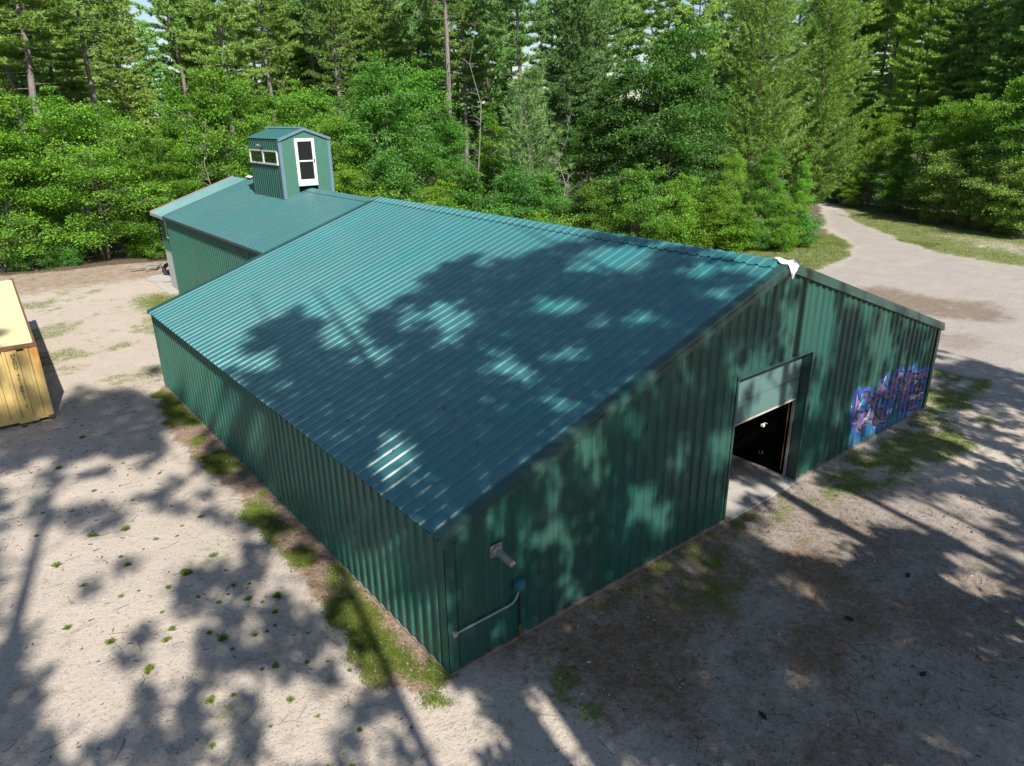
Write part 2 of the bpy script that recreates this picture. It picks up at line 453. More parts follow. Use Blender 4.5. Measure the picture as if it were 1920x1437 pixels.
# ================================================================== lookout cabin on the ridge
TX0, TX1, TY0, TY1, TE, TP = 7.88, 10.34, 25.0, 28.98, 8.03, 8.47
tow = empty('lookout_cabin', (0, 0, 0))
tag(tow, 'small green lookout cabin with white glazed door standing on the roof ridge', 'cabin')
TXM = (TX0 + TX1) / 2
tz = lambda x: TE + (TP - TE) * (1 - abs(x - TXM) / (TXM - TX0))
DL, DR, DB, DTp = 8.60, 9.56, 5.86, 8.06
def flat_face(x0, x1, zb, zt, y):
    m = MB(); n = 8
    for i in range(n):
        a, b = x0 + (x1 - x0) * i / n, x0 + (x1 - x0) * (i + 1) / n
        m.quad((a, y, zb(a)), (b, y, zb(b)), (b, y, zt(b)), (a, y, zt(a)))
        m.box(b - .012, b + .012, y - .008, y + .001, zb(b), zt(b) - .004)
    return m
f = flat_face(TX0, DL, lambda x: RZ(x) - .1, tz, TY0)
for q in flat_face(DR, TX1, lambda x: RZ(x) - .1, tz, TY0), flat_face(DL, DR, lambda x: DTp, tz, TY0):
    n = len(f.v); f.v += q.v; f.f += [tuple(i + n for i in g) for g in q.f]
f.build('wall', painted_steel('cabin_front_paint', (.040, .155, .115), .45), tow)
MB().quad((TX0, TY1, RZ(TX0) - .2), (TX1, TY1, RZ(TX0) - .2), (TX1, TY1, TE), (TXM, TY1, TP), (TX0, TY1, TE)).build('wall', M_WALL, tow)
WY0, WY1, WZ0, WZ1 = 25.30, 28.86, 6.90, 7.54
corr_obj('wall', M_WALL, tow, 0, TY1 - TY0, lambda a: (TX0, TY1 - a, RZ(TX0) - .1), lambda a: (TX0, TY1 - a, WZ0), (-1, 0, 0), rib=.27)
corr_obj('wall', M_WALL, tow, 0, TY1 - TY0, lambda a: (TX0, TY1 - a, WZ1), lambda a: (TX0, TY1 - a, TE), (-1, 0, 0), rib=.27)
for ya, yb in ((WY1, TY1), (TY0, WY0)): MB().box(TX0, TX0 + .02, ya, yb, WZ0, WZ1).build('wall_strip', M_WALL, tow)
corr_obj('wall', M_WALL, tow, 0, TY1 - TY0, lambda a: (TX1, TY0 + a, RZ(TX1) - .1), lambda a: (TX1, TY0 + a, TE), (1, 0, 0), rib=.27)
MBx = MB()
for x0, x1 in ((TX0 - .045, TXM), (TX1 + .045, TXM)):
    s_ = (TP - TE) / (TXM - TX0); za = TE + .05 - .045 * s_; zb_ = TP + .05
    MBx.quad((x0, TY0 - .06, za), (x1, TY0 - .06, zb_), (x1, TY1 + .06, zb_), (x0, TY1 + .06, za))
MBx.build('roof', M_ROOF, tow)
for x0, x1 in ((TX0 - .055, TXM), (TX1 + .055, TXM)):
    s_ = (TP - TE) / (TXM - TX0); za = TE + .05 - .055 * s_; zb_ = TP + .05
    MB().sweep([(0, -.02, .012), (0, .08, .012), (0, .08, .002), (0, 0, .002), (0, 0, -.11), (0, -.02, -.11)], (x0, TY0 - .062, za), (x1, TY0 - .062, zb_)).build('rake_trim', M_BLUETRIM, tow)
MB().sweep([(-.16, 0, -.02), (0, 0, .045), (.16, 0, -.02), (.16, 0, -.035), (0, 0, .03), (-.16, 0, -.035)], (TXM, TY0 - .05, TP + .05), (TXM, TY1 + .30, TP + .05)).build('ridge_cap', M_BLUETRIM, tow)
MB().box(TXM - .15, TXM + .02, TY1 + .05, TY1 + .32, TP - .14, TP + .03).build('gable_end_cap', M_WHITE, tow)
for x in (TX0, TX1):
    sx = -1 if x == TX0 else 1
    MB().box(min(x, x - sx * .11) - .0, max(x, x - sx * .11), TY0 - .02, TY0 - .009, RZ(x) - .05, TE + .01).box(min(x, x + sx * .045), max(x, x + sx * .045), TY0 - .02, TY0 + .1, RZ(x) - .05, TE + .01).build('corner_trim', M_BLUETRIM, tow)
# door: white frame, two panes, sill, dark gap under it
dz0 = 6.06
fr = MB()
fr.box(DL, DL + .13, TY0 - .05, TY0 + .03, dz0, DTp).box(DR - .13, DR, TY0 - .05, TY0 + .03, dz0, DTp).box(DL + .13, DR - .13, TY0 - .05, TY0 + .03, DTp - .13, DTp).box(DL + .13, DR - .13, TY0 - .05, TY0 + .03, dz0, dz0 + .17).box(DL + .13, DR - .13, TY0 - .05, TY0 + .03, 7.03, 7.09)
td = fr.build('door', M_WHITE, tow)
MB().box(DL + .13, DR - .13, TY0 - .01, TY0 + .0, 7.09, DTp - .13).build('pane', M_GLASS, td)
MB().box(DL + .13, DR - .13, TY0 - .01, TY0 + .0, dz0 + .17, 7.03).build('pane', M_GLASS, td)
MB().box(DR - .10, DR - .06, TY0 - .10, TY0 - .05, 6.98, 7.14).build('handle', M_BLACK, td)
MB().box(DL - .01, DR + .01, TY0 - .06, TY0 + .03, 5.94, dz0 - .01).build('door_sill', plain('pale_blue_sill', (.42, .50, .58), .5), tow)
MB().box(DL, DR, TY0 + .02, TY0 + .05, 5.6, 5.93).build('door_gap', M_DARK, tow)
# side windows: two lights in one pale frame
wm = MB(); x0 = TX0 - .055; x1 = TX0 + .01
ym = (WY0 + WY1) / 2
wm.box(x0, x1, WY0, WY1, WZ1 - .06, WZ1).box(x0 - .015, x1, WY0, WY1, WZ0, WZ0 + .07)
for y in (WY0, ym - .06, WY1 - .09): wm.box(x0, x1, y, y + (.12 if y == ym - .06 else .09), WZ0 + .07, WZ1 - .06)
win = wm.build('window', plain('pale_window_frame', (.60, .61, .60), .5), tow)
MB().box(TX0 - .02, TX0 - .01, WY0 + .09, ym - .06, WZ0 + .07, WZ1 - .06).build('pane', M_GLASS, win)
MB().box(TX0 - .02, TX0 - .01, ym + .06, WY1 - .09, WZ0 + .07, WZ1 - .06).build('pane', M_GLASS, win)
lm = MB().box(TX0 - .10, TX0 - .03, ym - .05, ym + .05, 7.60, 7.72).build('flood_lamp', M_BLACK, tow)
MB().tube([(TX0 - .08, ym, 7.70), (TX0 - .20, ym, 7.78), (TX0 - .26, ym, 7.74)], [.03, .05, .07], 10).build('lamp_head', M_GALV, lm)

# ================================================================== white sheet over the near ridge end
def sheet_mesh():
    nu, nv = 15, 19
    V = []
    for j in range(nv):
        v = j / (nv - 1)
        for i in range(nu):
            u = i / (nu - 1) * 2 - 1
            y = .36 - .44 * min(1, v / .62)
            wd = (.03 + .15 * sstep(0, .4, np.array(v))) if v < .62 else .18 - .20 * (v - .62)
            x = XR + u * float(wd) + .07 * max(0, v - .4)
            z = RZ(x) + .065 + .008 * math.sin(7 * u + 9 * v) + .012 * math.sin(4 * v * 3 + u)
            if v > .62:
                q = (v - .62) / .38; y = -.09 - .08 * q; z -= .20 * q * (1.15 - .75 * u)
            V.append((x, y, z))
    F = [(j * nu + i, j * nu + i + 1, (j + 1) * nu + i + 1, (j + 1) * nu + i) for j in range(nv - 1) for i in range(nu - 1)]
    return np.array(V), np.array(F)
V, F = sheet_mesh()
sh = onp('plastic_sheet', V, F, plain('white_sheet', (.78, .78, .80), .5, var=.03), None, smooth=True)
md = sh.modifiers.new('t', 'SOLIDIFY'); md.thickness = .006
tag(sh, 'white plastic sheet with dark lettering draped over the near end of the roof ridge', 'sheet')
lg = MB()
def logo_pt(u, t): return (XR + .075 + .10 * u, -.095 - .05 * t, RZ(XR) + .075 - .105 * t - .028 * u)
for (u0, u1, t0, t1) in ((-.95, .95, 0, .16), (-.95, -.72, .16, .8), (-.55, -.35, .16, .62), (-.1, .1, .16, .55), (.2, .4, .16, .7), (.62, .95, .16, .85), (-.72, .62, .42, .55)):
    a, b, c_, d_ = logo_pt(u0, t0), logo_pt(u1, t0), logo_pt(u1, t1), logo_pt(u0, t1)
    n = Vector((.0, -.9, .45)) * .03
    lg.quad(*(tuple(Vector(p) + n) for p in (a, d_, c_, b)))
lg.build('lettering', plain('faded_black_ink', (.03, .035, .06), .7), sh)

# ================================================================== graffiti, painted over the ribs
def capsule(x, z, p, q, r0, r1=None):
    r1 = r0 if r1 is None else r1
    dx, dz = q[0] - p[0], q[1] - p[1]
    t = np.clip(((x - p[0]) * dx + (z - p[1]) * dz) / (dx * dx + dz * dz + 1e-9), 0, 1)
    return np.hypot(x - p[0] - t * dx, z - p[1] - t * dz) - (r0 + (r1 - r0) * t)
def stroke(x, z, pts, r):
    d = np.full(x.shape, 9.0)
    rr = r if hasattr(r, '__len__') else [r] * len(pts)
    for i in range(len(pts) - 1): d = np.minimum(d, capsule(x, z, pts[i], pts[i + 1], rr[i], rr[i + 1]))
    return d
def graffiti():
    x0, x1, z0, z1, ds = 12.95, 18.12, .06, 1.95, .0125
    A, _ = corr(10.68, W, lambda a: (a, 0, 0), lambda a: (a, 0, 1), (0, -1, 0))
    ax, ay = A[0::2, 0], A[0::2, 1]
    xs = np.unique(np.concatenate([np.arange(x0, x1, ds), ax[(ax > x0) & (ax < x1)]]))
    zs = np.arange(z0, z1, ds)
    X, Z = np.meshgrid(xs, zs)
    Y = np.interp(X, ax, ay) - .003
    wob = .05 * (fbm(X * 3, Z * 3, 5) - .5)
    x, z = X + wob, Z - wob
    body = np.minimum.reduce([
        stroke(x, z, [(13.42, 1.72), (13.50, 1.30), (13.62, .98), (14.02, .50)], [.07, .15, .17, .09]),
        stroke(x, z, [(13.50, 1.36), (13.95, 1.50), (14.30, 1.22), (14.42, .95)], [.10, .16, .16, .12]),
        stroke(x, z, [(13.55, .95), (14.10, .80), (14.55, .80), (14.95, .40)], [.14, .22, .14, .10]),
        stroke(x, z, [(14.42, 1.05), (14.70, 1.38), (14.92, 1.62), (15.06, 1.84)], [.10, .11, .12, .03]),
        stroke(x, z, [(14.86, 1.60), (15.20, 1.25), (15.42, 1.10)], [.12, .14, .08]),
        stroke(x, z, [(14.75, 1.20), (15.0, .75), (15.42, .38), (15.72, .42)], [.12, .13, .12, .08]),
        stroke(x, z, [(15.55, .92), (15.68, 1.38), (15.86, 1.70), (16.05, 1.60), (16.40, 1.05)], [.10, .12, .12, .12, .11]),
        stroke(x, z, [(15.72, 1.08), (16.15, 1.02)], .08),
        stroke(x, z, [(16.58, 1.50), (16.70, 1.20), (16.62, .75), (16.72, .40)], [.13, .15, .13, .10]),
        stroke(x, z, [(16.80, 1.70), (16.74, 1.46)], [.02, .07]),
        stroke(x, z, [(16.85, 1.32), (17.40, 1.26), (17.92, 1.22)], [.13, .12, .11]),
        stroke(x, z, [(17.22, 1.18), (17.35, .88), (17.75, .82)], [.12, .12, .10]),
        stroke(x, z, [(16.92, .72), (17.40, .58), (17.85, .46)], [.12, .13, .10]),
        stroke(x, z, [(17.05, .30), (17.6, .22)], .09)])
    edge = fbm(X * 6, Z * 6, 9)
    col = np.zeros(X.shape + (4,)); col[..., 3] = 1
    def put(mask, c, k=1.0):
        m = np.clip(mask, 0, 1)[..., None] * k
        col[..., :3] = col[..., :3] * (1 - m) + np.array(c) * m
    # deep blue halo, then letter fill, outlines, eyes, highlights
    put(np.ones(X.shape), (.02, .055, .20))
    put(sstep(.7, .1, Z) * 1.0, (.03, .15, .27))
    put(sstep(.13, .05, np.abs(body - .12)), (.05, .12, .42), .8)
    put(sstep(.0, -.01, body), (.13, .09, .22))
    put(sstep(.0, -.03, body) * sstep(.42, .6, edge), (.24, .145, .27))
    put(sstep(-.04, -.12, body) * sstep(.55, .4, edge), (.13, .08, .20))
    put(sstep(.026, .012, np.abs(body)), (.012, .010, .03))
    put(sstep(.02, .005, np.abs(body - .05)) * sstep(.5, .7, fbm(X * 2, Z * 2, 3)), (.22, .34, .62))
    yel = sstep(.018, .004, np.abs(body - .035)) * (X < 15.2) * sstep(.75, .55, Z)
    put(yel, (.5, .42, .06))
    for (ex, ez, ea, eb, cc) in ((13.88, 1.35, .10, .11, 0), (14.28, 1.12, .13, .12, 0), (13.68, 1.02, .11, .09, 0), (14.62, .70, .07, .09, 0), (14.95, 1.05, .14, .18, 0), (15.32, 1.28, .11, .11, 0), (16.13, .60, .15, .27, 1), (16.10, 1.28, .07, .15, 1), (17.28, 1.10, .13, .11, 2), (16.95, .55, .07, .12, 2), (17.55, .95, .09, .07, 2), (13.70, 1.62, .09, .16, 0), (14.28, 1.50, .08, .07, 0)):
        d = np.hypot((x - ex) / ea, (z - ez) / eb) - 1
        put(sstep(.32, .18, np.abs(d - .12) * 1.0 + .1), (.012, .012, .035))
        put(sstep(.06, -.02, d), ((.05, .22, .48), (.02, .13, .20), (.03, .03, .06))[cc])
        put(sstep(.3, .2, np.hypot((x - ex + .03) / ea, (z - ez - .03) / eb)), (.35, .55, .8), .5)
    for a, b, r in (((14.22, .74), (14.27, .90), .035), ((14.38, .84), (14.42, .98), .033), ((14.12, .66), (14.15, .74), .03), ((13.62, 1.22), (13.66, 1.36), .022), ((13.74, 1.22), (13.77, 1.34), .02), ((15.62, .50), (15.66, .62), .02), ((15.74, .52), (15.77, .64), .02), ((16.16, .66), (16.18, .80), .02), ((17.22, 1.06), (17.24, 1.16), .025), ((17.36, 1.05), (17.38, 1.15), .025), ((15.00, 1.72), (15.07, 1.84), .022), ((16.80, 1.56), (16.83, 1.72), .018), ((14.62, 1.40), (14.67, 1.56), .02), ((13.04, 1.40), (13.24, 1.38), .025), ((17.0, .62), (17.9, .60), .02)):
        put(sstep(.012, -.004, capsule(x, z, a, b, r)), (.62, .64, .72))
    sr = np.random.default_rng(8)
    for q in range(110):
        cx_, cz_ = sr.uniform(13.3, 18.0), sr.uniform(.15, 1.6); cz_ = min(cz_, 1.85 - (cx_ - 13.3) * .10)
        an, l_ = sr.uniform(0, 6.3), sr.uniform(.06, .26)
        cc = ((.012, .012, .03), (.012, .012, .03), (.03, .09, .30), (.05, .20, .42), (.30, .34, .50), (.10, .04, .10))[sr.integers(6)]
        put(sstep(.012, -.004, capsule(x, z, (cx_, cz_), (cx_ + math.cos(an) * l_, cz_ + math.sin(an) * l_), sr.uniform(.008, .03), .005)) * (body < .08), cc, .9)
    # bare wall shows where no paint went
    alpha = np.maximum(sstep(.17, .12, body + .09 * (edge - .5)), ((Z < .42 + .25 * (fbm(X * 2.5, Z * 0, 8) - .4)) & (X > 13.42)).astype(float))
    drip = (Z < 1.0) & (body < .5) & (X > 13.45) & (Z < .75)
    alpha = np.maximum(alpha, drip * .9)
    ny, nx = X.shape
    fa = (alpha[:-1, :-1] + alpha[1:, 1:] + alpha[1:, :-1] + alpha[:-1, 1:]) / 4
    j, i = np.nonzero(fa > .5)
    idx = j * nx + i
    F = np.stack([idx, idx + 1, idx + nx + 1, idx + nx], 1)
    # ragged vertical spray: bottom paint is streaky
    st = fbm(X * 14, Z * .8, 21)
    lowmask = (sstep(.55, .35, Z) * sstep(.0, .1, body))[..., None] * sstep(.4, .7, st)[..., None]
    col[..., :3] = col[..., :3] * (1 - .6 * lowmask) + np.array((.05, .26, .36)) * .6 * lowmask
    V = np.stack([X, Y, Z], -1).reshape(-1, 3)
    used = np.unique(F); rem = np.zeros(len(V), np.int32); rem[used] = np.arange(len(used))
    k = NT('spray_paint')
    k.l(k.attr('paint').outputs['Color'], k.b.inputs['Base Color'])
    k.b.inputs['Roughness'].default_value = .5
    return onp('graffiti', V[used], rem[F], k.m, shed, colors={'paint': col.reshape(-1, 4)[used]})
gr = graffiti()
gr['label'] = 'purple and blue spray-painted graffiti letters low on the gable wall'

# ================================================================== shipping container
cont = empty('shipping_container', (-3.57, 17.41, .05), -R_(2.4))
tag(cont, 'rusty pale yellow steel shipping container standing on the gravel at the far left', 'container')
def cont_mat():
    k = NT('yellow_container_paint'); c = k.coord()
    sep = k.n('ShaderNodeSeparateXYZ'); k.l(c, sep.inputs[0])
    st = k.noise(k.scaled(c, (7, 7, .5)), 2.2, 6, .6)
    nz = k.noise(c, 5, 6, .65)
    # rust gathers at the right corner post, along the top rail and around dents
    mr = k.n('ShaderNodeMapRange'); k.l(sep.outputs[0], mr.inputs[0])
    mr.inputs[1].default_value = -.55; mr.inputs[2].default_value = -.02; mr.inputs[3].default_value = 0; mr.inputs[4].default_value = .42
    mz = k.n('ShaderNodeMapRange'); k.l(sep.outputs[2], mz.inputs[0])
    mz.inputs[1].default_value = 1.0; mz.inputs[2].default_value = 2.5; mz.inputs[3].default_value = .15; mz.inputs[4].default_value = 1
    rust = k.math('ADD', k.math('MULTIPLY', mr.outputs[0], mz.outputs[0]), k.math('MULTIPLY', st, .35))
    rust = k.math('ADD', rust, k.math('MULTIPLY', nz, .28))
    base = k.mix(k.noise(c, 1.3, 3), (.55, .39, .13), (.66, .49, .20))
    orange = k.mix(k.ramp(rust, .46, .62), base, (.48, .22, .05))
    col = k.mix(k.ramp(rust, .66, .80), orange, (.10, .035, .015))
    k.l(col, k.b.inputs['Base Color']); k.b.inputs['Roughness'].default_value = .6
    return k.m
M_CONT = cont_mat()
M_CROOF = plain('cream_container_roof', (.60, .49, .25), .6, var=.12, scale=2)
M_CRUST = plain('rust_rail', (.16, .075, .035), .8, var=.7, scale=7)
CLn, CWd, CHt = 12.0, 2.44, 2.50
corr_obj('end_wall', M_CONT, cont, 0, CWd - .24, lambda a: (-CWd + .12 + a, .03, .18), lambda a: (-CWd + .12 + a, .03, CHt - .12), (0, -1, 0), rib=.30, dep=.05)
corr_obj('side_wall', M_CONT, cont, 0, CLn - .2, lambda a: (-.05, .1 + a, .15), lambda a: (-.05, .1 + a, CHt - .1), (1, 0, 0), rib=.28, dep=.036)
corr_obj('side_wall', M_CONT, cont, 0, CLn - .2, lambda a: (-CWd + .05, .1 + a, .15), lambda a: (-CWd + .05, .1 + a, CHt - .1), (-1, 0, 0), rib=.28, dep=.036)
MB().box(-CWd + .05, -.05, CLn - .06, CLn - .02, .1, CHt - .1).build('end_wall', M_CONT, cont)
corr_obj('roof', M_CROOF, cont, .12, CLn - .12, lambda a: (-CWd + .06, a, CHt - .035), lambda a: (-.06, a, CHt - .035), (0, 0, 1), rib=.21, dep=.02)
for x in (-.14, -CWd):
    MB().box(x, x + .14, -.02, .12, .10, CHt - .12).build('corner_post', M_CONT, cont, bevel=.008)
    for y in (-.03, CLn - .15):
        for z in (0, CHt - .12):
            MB().box(x - .006, x + .146, y, y + .165, z, z + .125).build('corner_casting', M_CRUST, cont, bevel=.012)
MB().box(-CWd + .14, -.14, -.01, .10, CHt - .11, CHt - .0).build('top_rail', M_CRUST, cont)
MB().box(-CWd + .14, -.14, .0, .11, .05, .19).build('bottom_rail', M_CONT, cont)
for x in (-.07, -CWd): MB().box(x, x + .07, .12, CLn - .15, CHt - .09, CHt - .002).build('top_rail', M_CRUST, cont)
for x in (-.08, -CWd): MB().box(x, x + .08, .12, CLn - .15, .05, .19).build('bottom_rail', M_CONT, cont)
MB().box(-.95, -.42, -.012, -.001, .01, .06).build('fork_pocket', M_CONT, cont)
for i in range(4): MB().box(-CWd + .30 + i * .52, -CWd + .52 + i * .52, -.014, -.011, CHt - .16, CHt - .125).build('vent_slot', M_DARK, cont)
inv = plain('black_stencil_paint', (.012, .012, .012), .7)
def lettering(txt, parent, x, y, z, size, gap):
    MV, MF = [], []
    for i, ch in enumerate(txt):
        if ch == ' ': continue
        cu_ = bpy.data.curves.new('glyph', 'FONT'); cu_.body = ch; cu_.size = size; cu_.align_x = 'CENTER'; cu_.extrude = 0
        ob = link(bpy.data.objects.new('glyph', cu_)); bpy.context.view_layer.update()
        me = bpy.data.meshes.new_from_object(ob.evaluated_get(bpy.context.evaluated_depsgraph_get()))
        n = len(MV)
        MV += [(x + v.co.x * 1.15, y, z - i * gap + v.co.y) for v in me.vertices]
        MF += [tuple(n + k for k in p.vertices) for p in me.polygons]
        bpy.data.objects.remove(ob); bpy.data.curves.remove(cu_); bpy.data.meshes.remove(me)
    m = MB(); m.v, m.f = MV, MF
    return m.build('lettering', inv, parent)
lettering('MEDU 4018017 2', cont, -.66, -.026, CHt - .33, .15, .128)

# ================================================================== ground
CLEAR = [(-60, 47), (-2.8, 45.6), (1.3, 44.9), (6, 44.2), (12, 41.5), (20, 36), (29, 27.5), (38.8, 19.4), (44.4, 18.6), (49.5, 20.6), (53.5, 22.7), (70, 33), (66, 28), (63, 24.5), (58.8, 17.5), (57.4, 12), (57, 6), (54, -16), (30, -26), (-60, -26)]
ROAD = [(24.4, 13.8), (32.5, 13.4), (35.7, 13.5), (37.8, 13.1), (41.3, 14.2), (46.0, 16.9), (49.8, 20.2), (54, 23.0), (62, 27.5), (63.5, 26.3), (57, 22.2), (54.3, 19.8), (49.0, 14.1), (46.9, 11.1), (45.6, 7.8), (45.5, 3), (44, -6), (40, -14), (22, -14), (19.2, -5), (20.5, 3)]
ISLAND = [(30, 15), (34.1, 14.0), (35.7, 13.6), (37.8, 13.2), (41.3, 14.2), (46.0, 16.9), (49, 20), (44, 20), (30, 20)]
VERGE = [(70, 31.5), (62.5, 25.6), (56.8, 22.2), (54.3, 19.8), (49.0, 14.1), (46.9, 11.1), (45.6, 7.8), (45.5, 3), (45, -6), (57, -6), (58, 9.4), (58.4, 13.9), (60, 18.4), (66, 26)]
PUD = [(32.6, 9.9), (34.1, 9.2), (34.1, 7.5), (34.1, 5.4), (34.9, 3.8), (33.5, 2.3), (32.0, 1.7), (30.7, 2.3), (29.9, 3.8), (29.7, 5.6), (29.8, 6.9), (30.6, 8.3)]
GR_R = [(18.3, .6), (22.0, 1.4), (22.4, -0.5), (18.6, -2.2), (15.1, -2.1), (12.9, -1.8), (11.4, -1.6), (10.4, -1.0), (10.7, 0.1), (18.2, .1)]
GR_D = [(7.6, .1), (10.7, .1), (11.6, -1.0), (9.6, -.75), (8.6, -1.1)]
GR_G = [(2.4, .1), (7.5, .1), (7.9, -0.9), (6.7, -2.6), (4.9, -2.5), (4.1, -1.1), (2.4, -.9)]
BROWN = [(1.6, -.7), (2.6, -.9), (3.9, -1.4), (3.9, -2.7), (2.7, -3.3), (1.2, -3.0), (1.0, -1.8)]
STRIP = [(.1, -.2), (-.5, -.15), (-1.25, .6), (-.95, 2.8), (-.85, 5.5), (-.72, 8.5), (-1.05, 12.0), (-.9, 15), (-.55, 17.6), (0, 18.6), (.1, 18.6)]
BLD = [(0, 0), (W, 0), (W, L), (W - AX, L), (W - AX, 36), (AX, 36), (AX, L), (0, L)]

def axis(segs):
    out = []
    for a, b, s in segs: out.append(np.arange(a, b - 1e-6, s))
    return np.concatenate(out + [np.array([segs[-1][1]])])
gx = axis([(-400, -60, 40), (-60, -14, 1.5), (-14, -8, .3), (-8, 20, .1), (20, 72, .36), (72, 400, 41)])
gy = axis([(-400, -24, 47), (-24, -9, .8), (-9, 21, .1), (21, 50, .34), (50, 400, 35)])
GX, GY = np.meshgrid(gx, gy)

def masks(x, y):
    wx = x + 1.3 * (fbm(x * .45, y * .45, 1) - .5); wy = y + 1.3 * (fbm(x * .45, y * .45, 2) - .5)
    fx_ = x + .55 * (fbm(x * 1.9, y * 1.9, 3) - .5); fy_ = y + .55 * (fbm(x * 1.9, y * 1.9, 4) - .5)
    n1_, n2_, n3_ = fbm(x * .8, y * .8, 11), fbm(x * 2.4, y * 2.4, 12), fbm(x * .25, y * .25, 13)
    strip = sstep(-.10, .12, poly_sd(fx_, fy_, STRIP)) * (x < .3)
    # moss / grass
    g = strip * sstep(.38, .62, fbm(x * .95 + 3, y * .55, 14) + .10 * (n2_ - .5))
    for mx, my, r in ((-.62, 7.5, .75), (-.6, 6.6, .55), (-.55, 5.0, .5), (-.45, 2.4, .6), (-.5, 1.7, .45), (-.5, .8, .30), (-.45, -.25, .28), (-.25, 14.2, .5), (-.35, 17.4, .55), (-.4, 11.2, .5), (-.5, 12.6, .4), (1.15, -1.55, .36), (1.45, -1.3, .3), (1.3, -2.1, .3)):
        d = np.hypot((fx_ - mx) * 1.25, (fy_ - my) * .8)
        g = np.maximum(g, sstep(r, r * .35, d) * (.55 + .6 * n2_))
    grr = sstep(-.3, .5, poly_sd(wx, wy, GR_R)); g = np.maximum(g, grr * sstep(.36, .58, n1_ * .6 + n2_ * .4) * .9)
    grg = sstep(-.4, .7, poly_sd(wx, wy, GR_G)); g = np.maximum(g, grg * sstep(.44, .64, n1_ * .5 + n2_ * .5) * .75)
    grd = sstep(-.3, .35, poly_sd(wx, wy, GR_D)) * (y < .05); g = np.maximum(g, grd * sstep(.40, .60, n1_ * .4 + n2_ * .6) * .7)
    isl = sstep(-.5, .5, poly_sd(wx, wy, ISLAND)); g = np.maximum(g, isl * (.65 + .4 * n1_))
    ver = sstep(-.6, .6, poly_sd(wx, wy, VERGE)); near = sstep(4.5, .5, np.abs(poly_sd(wx, wy, VERGE) - 1.2))
    g = np.maximum(g, ver * (.45 + .6 * near) * sstep(.2, .5, n1_ + .15))
    lot = sstep(17, 21, y) * (x < AX) * sstep(41, 37, y)
    g = np.maximum(g, lot * sstep(.44, .62, fbm(x * .4, y * .45, 15) + .2 * (n2_ - .5)) * .5)
    g = np.maximum(g, lot * sstep(2.4, .3, np.hypot(x - 3.2, (y - 31.5) * .5)) * .8)
    thin = sstep(.66, .78, fbm(x * .6, y * .6, 16)) * (x < 0) * .25
    g = np.maximum(g, thin)
    # duff (needles, leaf litter), brown stains
    d = strip * (1 - .35 * n2_)
    d = np.maximum(d, sstep(-.5, .4, poly_sd(wx, wy, BROWN)) * (.35 + .5 * n1_))
    front = sstep(-7, -1, -np.abs(y + 2.4) * 1.6) * sstep(.6, 2, x) * sstep(10.5, 7.5, x) * (y < .2)
    d = np.maximum(d, front * sstep(.36, .66, n1_) * .72)
    d = np.maximum(d, (sstep(37, 40, y) * (x < 7) * sstep(.3, .6, n3_ + .3)) * .7 * (.5 + .7 * n2_))
    wallband = sstep(-1.5, -.1, y) * (y < .3) * sstep(.1, 1.2, x) * (x < 7.9)
    d = np.maximum(d, wallband * (.30 + .55 * n2_)); g = np.maximum(g, wallband * sstep(.47, .66, n1_ * .5 + n2_ * .5) * .7)
    d = np.maximum(d, ver * sstep(.55, .7, n1_) * .45)
    for mx, my, r in ((3.4, 32.6, .8), (2.9, 31.7, .5)): d = np.maximum(d, sstep(r, .1, np.hypot(fx_ - mx, fy_ - my)) * .8)
    # damp patches
    p = sstep(-1.0, 1.3, poly_sd(wx, wy, PUD)) * (.45 + .75 * n2_)
    p = np.maximum(p, sstep(1.7, .6, np.hypot((wx - 26.8) / 1.3, wy - 2.2)) * .5)
    p = np.maximum(p, sstep(.62, .8, fbm(x * .35, y * .35, 19)) * (x > 18) * .22)
    # dark organic crust and dirt before the gable, deepened for its shade; speckles by corner
    soil_shade = sstep(-9.5, -5, y) * sstep(.3, 2.5, x) * sstep(17, 9, x) * (y < .2)
    c = np.maximum(front * sstep(.40, .66, fbm(x * 1.6, y * 1.6, 23)) * .8, soil_shade * (.55 + .5 * n1_))
    c = np.maximum(c, sstep(.60, .74, fbm(x * 2.2, y * 2.2, 24)) * (x < 6) * .42)
    road = sstep(-.5, .7, poly_sd(wx, wy, ROAD))
    drive = sstep(-.6, .8, poly_sd(wx, wy, [(7.7, .3), (10.6, .3), (12.4, -2.1), (14, -6), (7.0, -7), (8.0, -4.0), (7.4, -1.6)]))
    road = np.maximum(road, drive * .8)
    forest = sstep(.8, -.8, poly_sd(wx, wy, CLEAR))
    return g, d, p, c, road, forest

fine = (GX > -62) & (GX < 75) & (GY > -26) & (GY < 60)
G = [np.zeros(GX.shape) for _ in range(6)]
for k_, a_ in enumerate(masks(GX[fine], GY[fine])): G[k_][fine] = a_
G[5][~fine] = 1
bd = poly_sd(GX, GY, BLD)
GZ = np.where(fine, (fbm(GX * .5, GY * .5, 31) - .5) * .10 + (fbm(GX * 3, GY * 3, 32) - .5) * .018 + G[0] * .02 - G[2] * .05, 0) * sstep(.0, 1.2, -bd)
GZ = GZ - .012

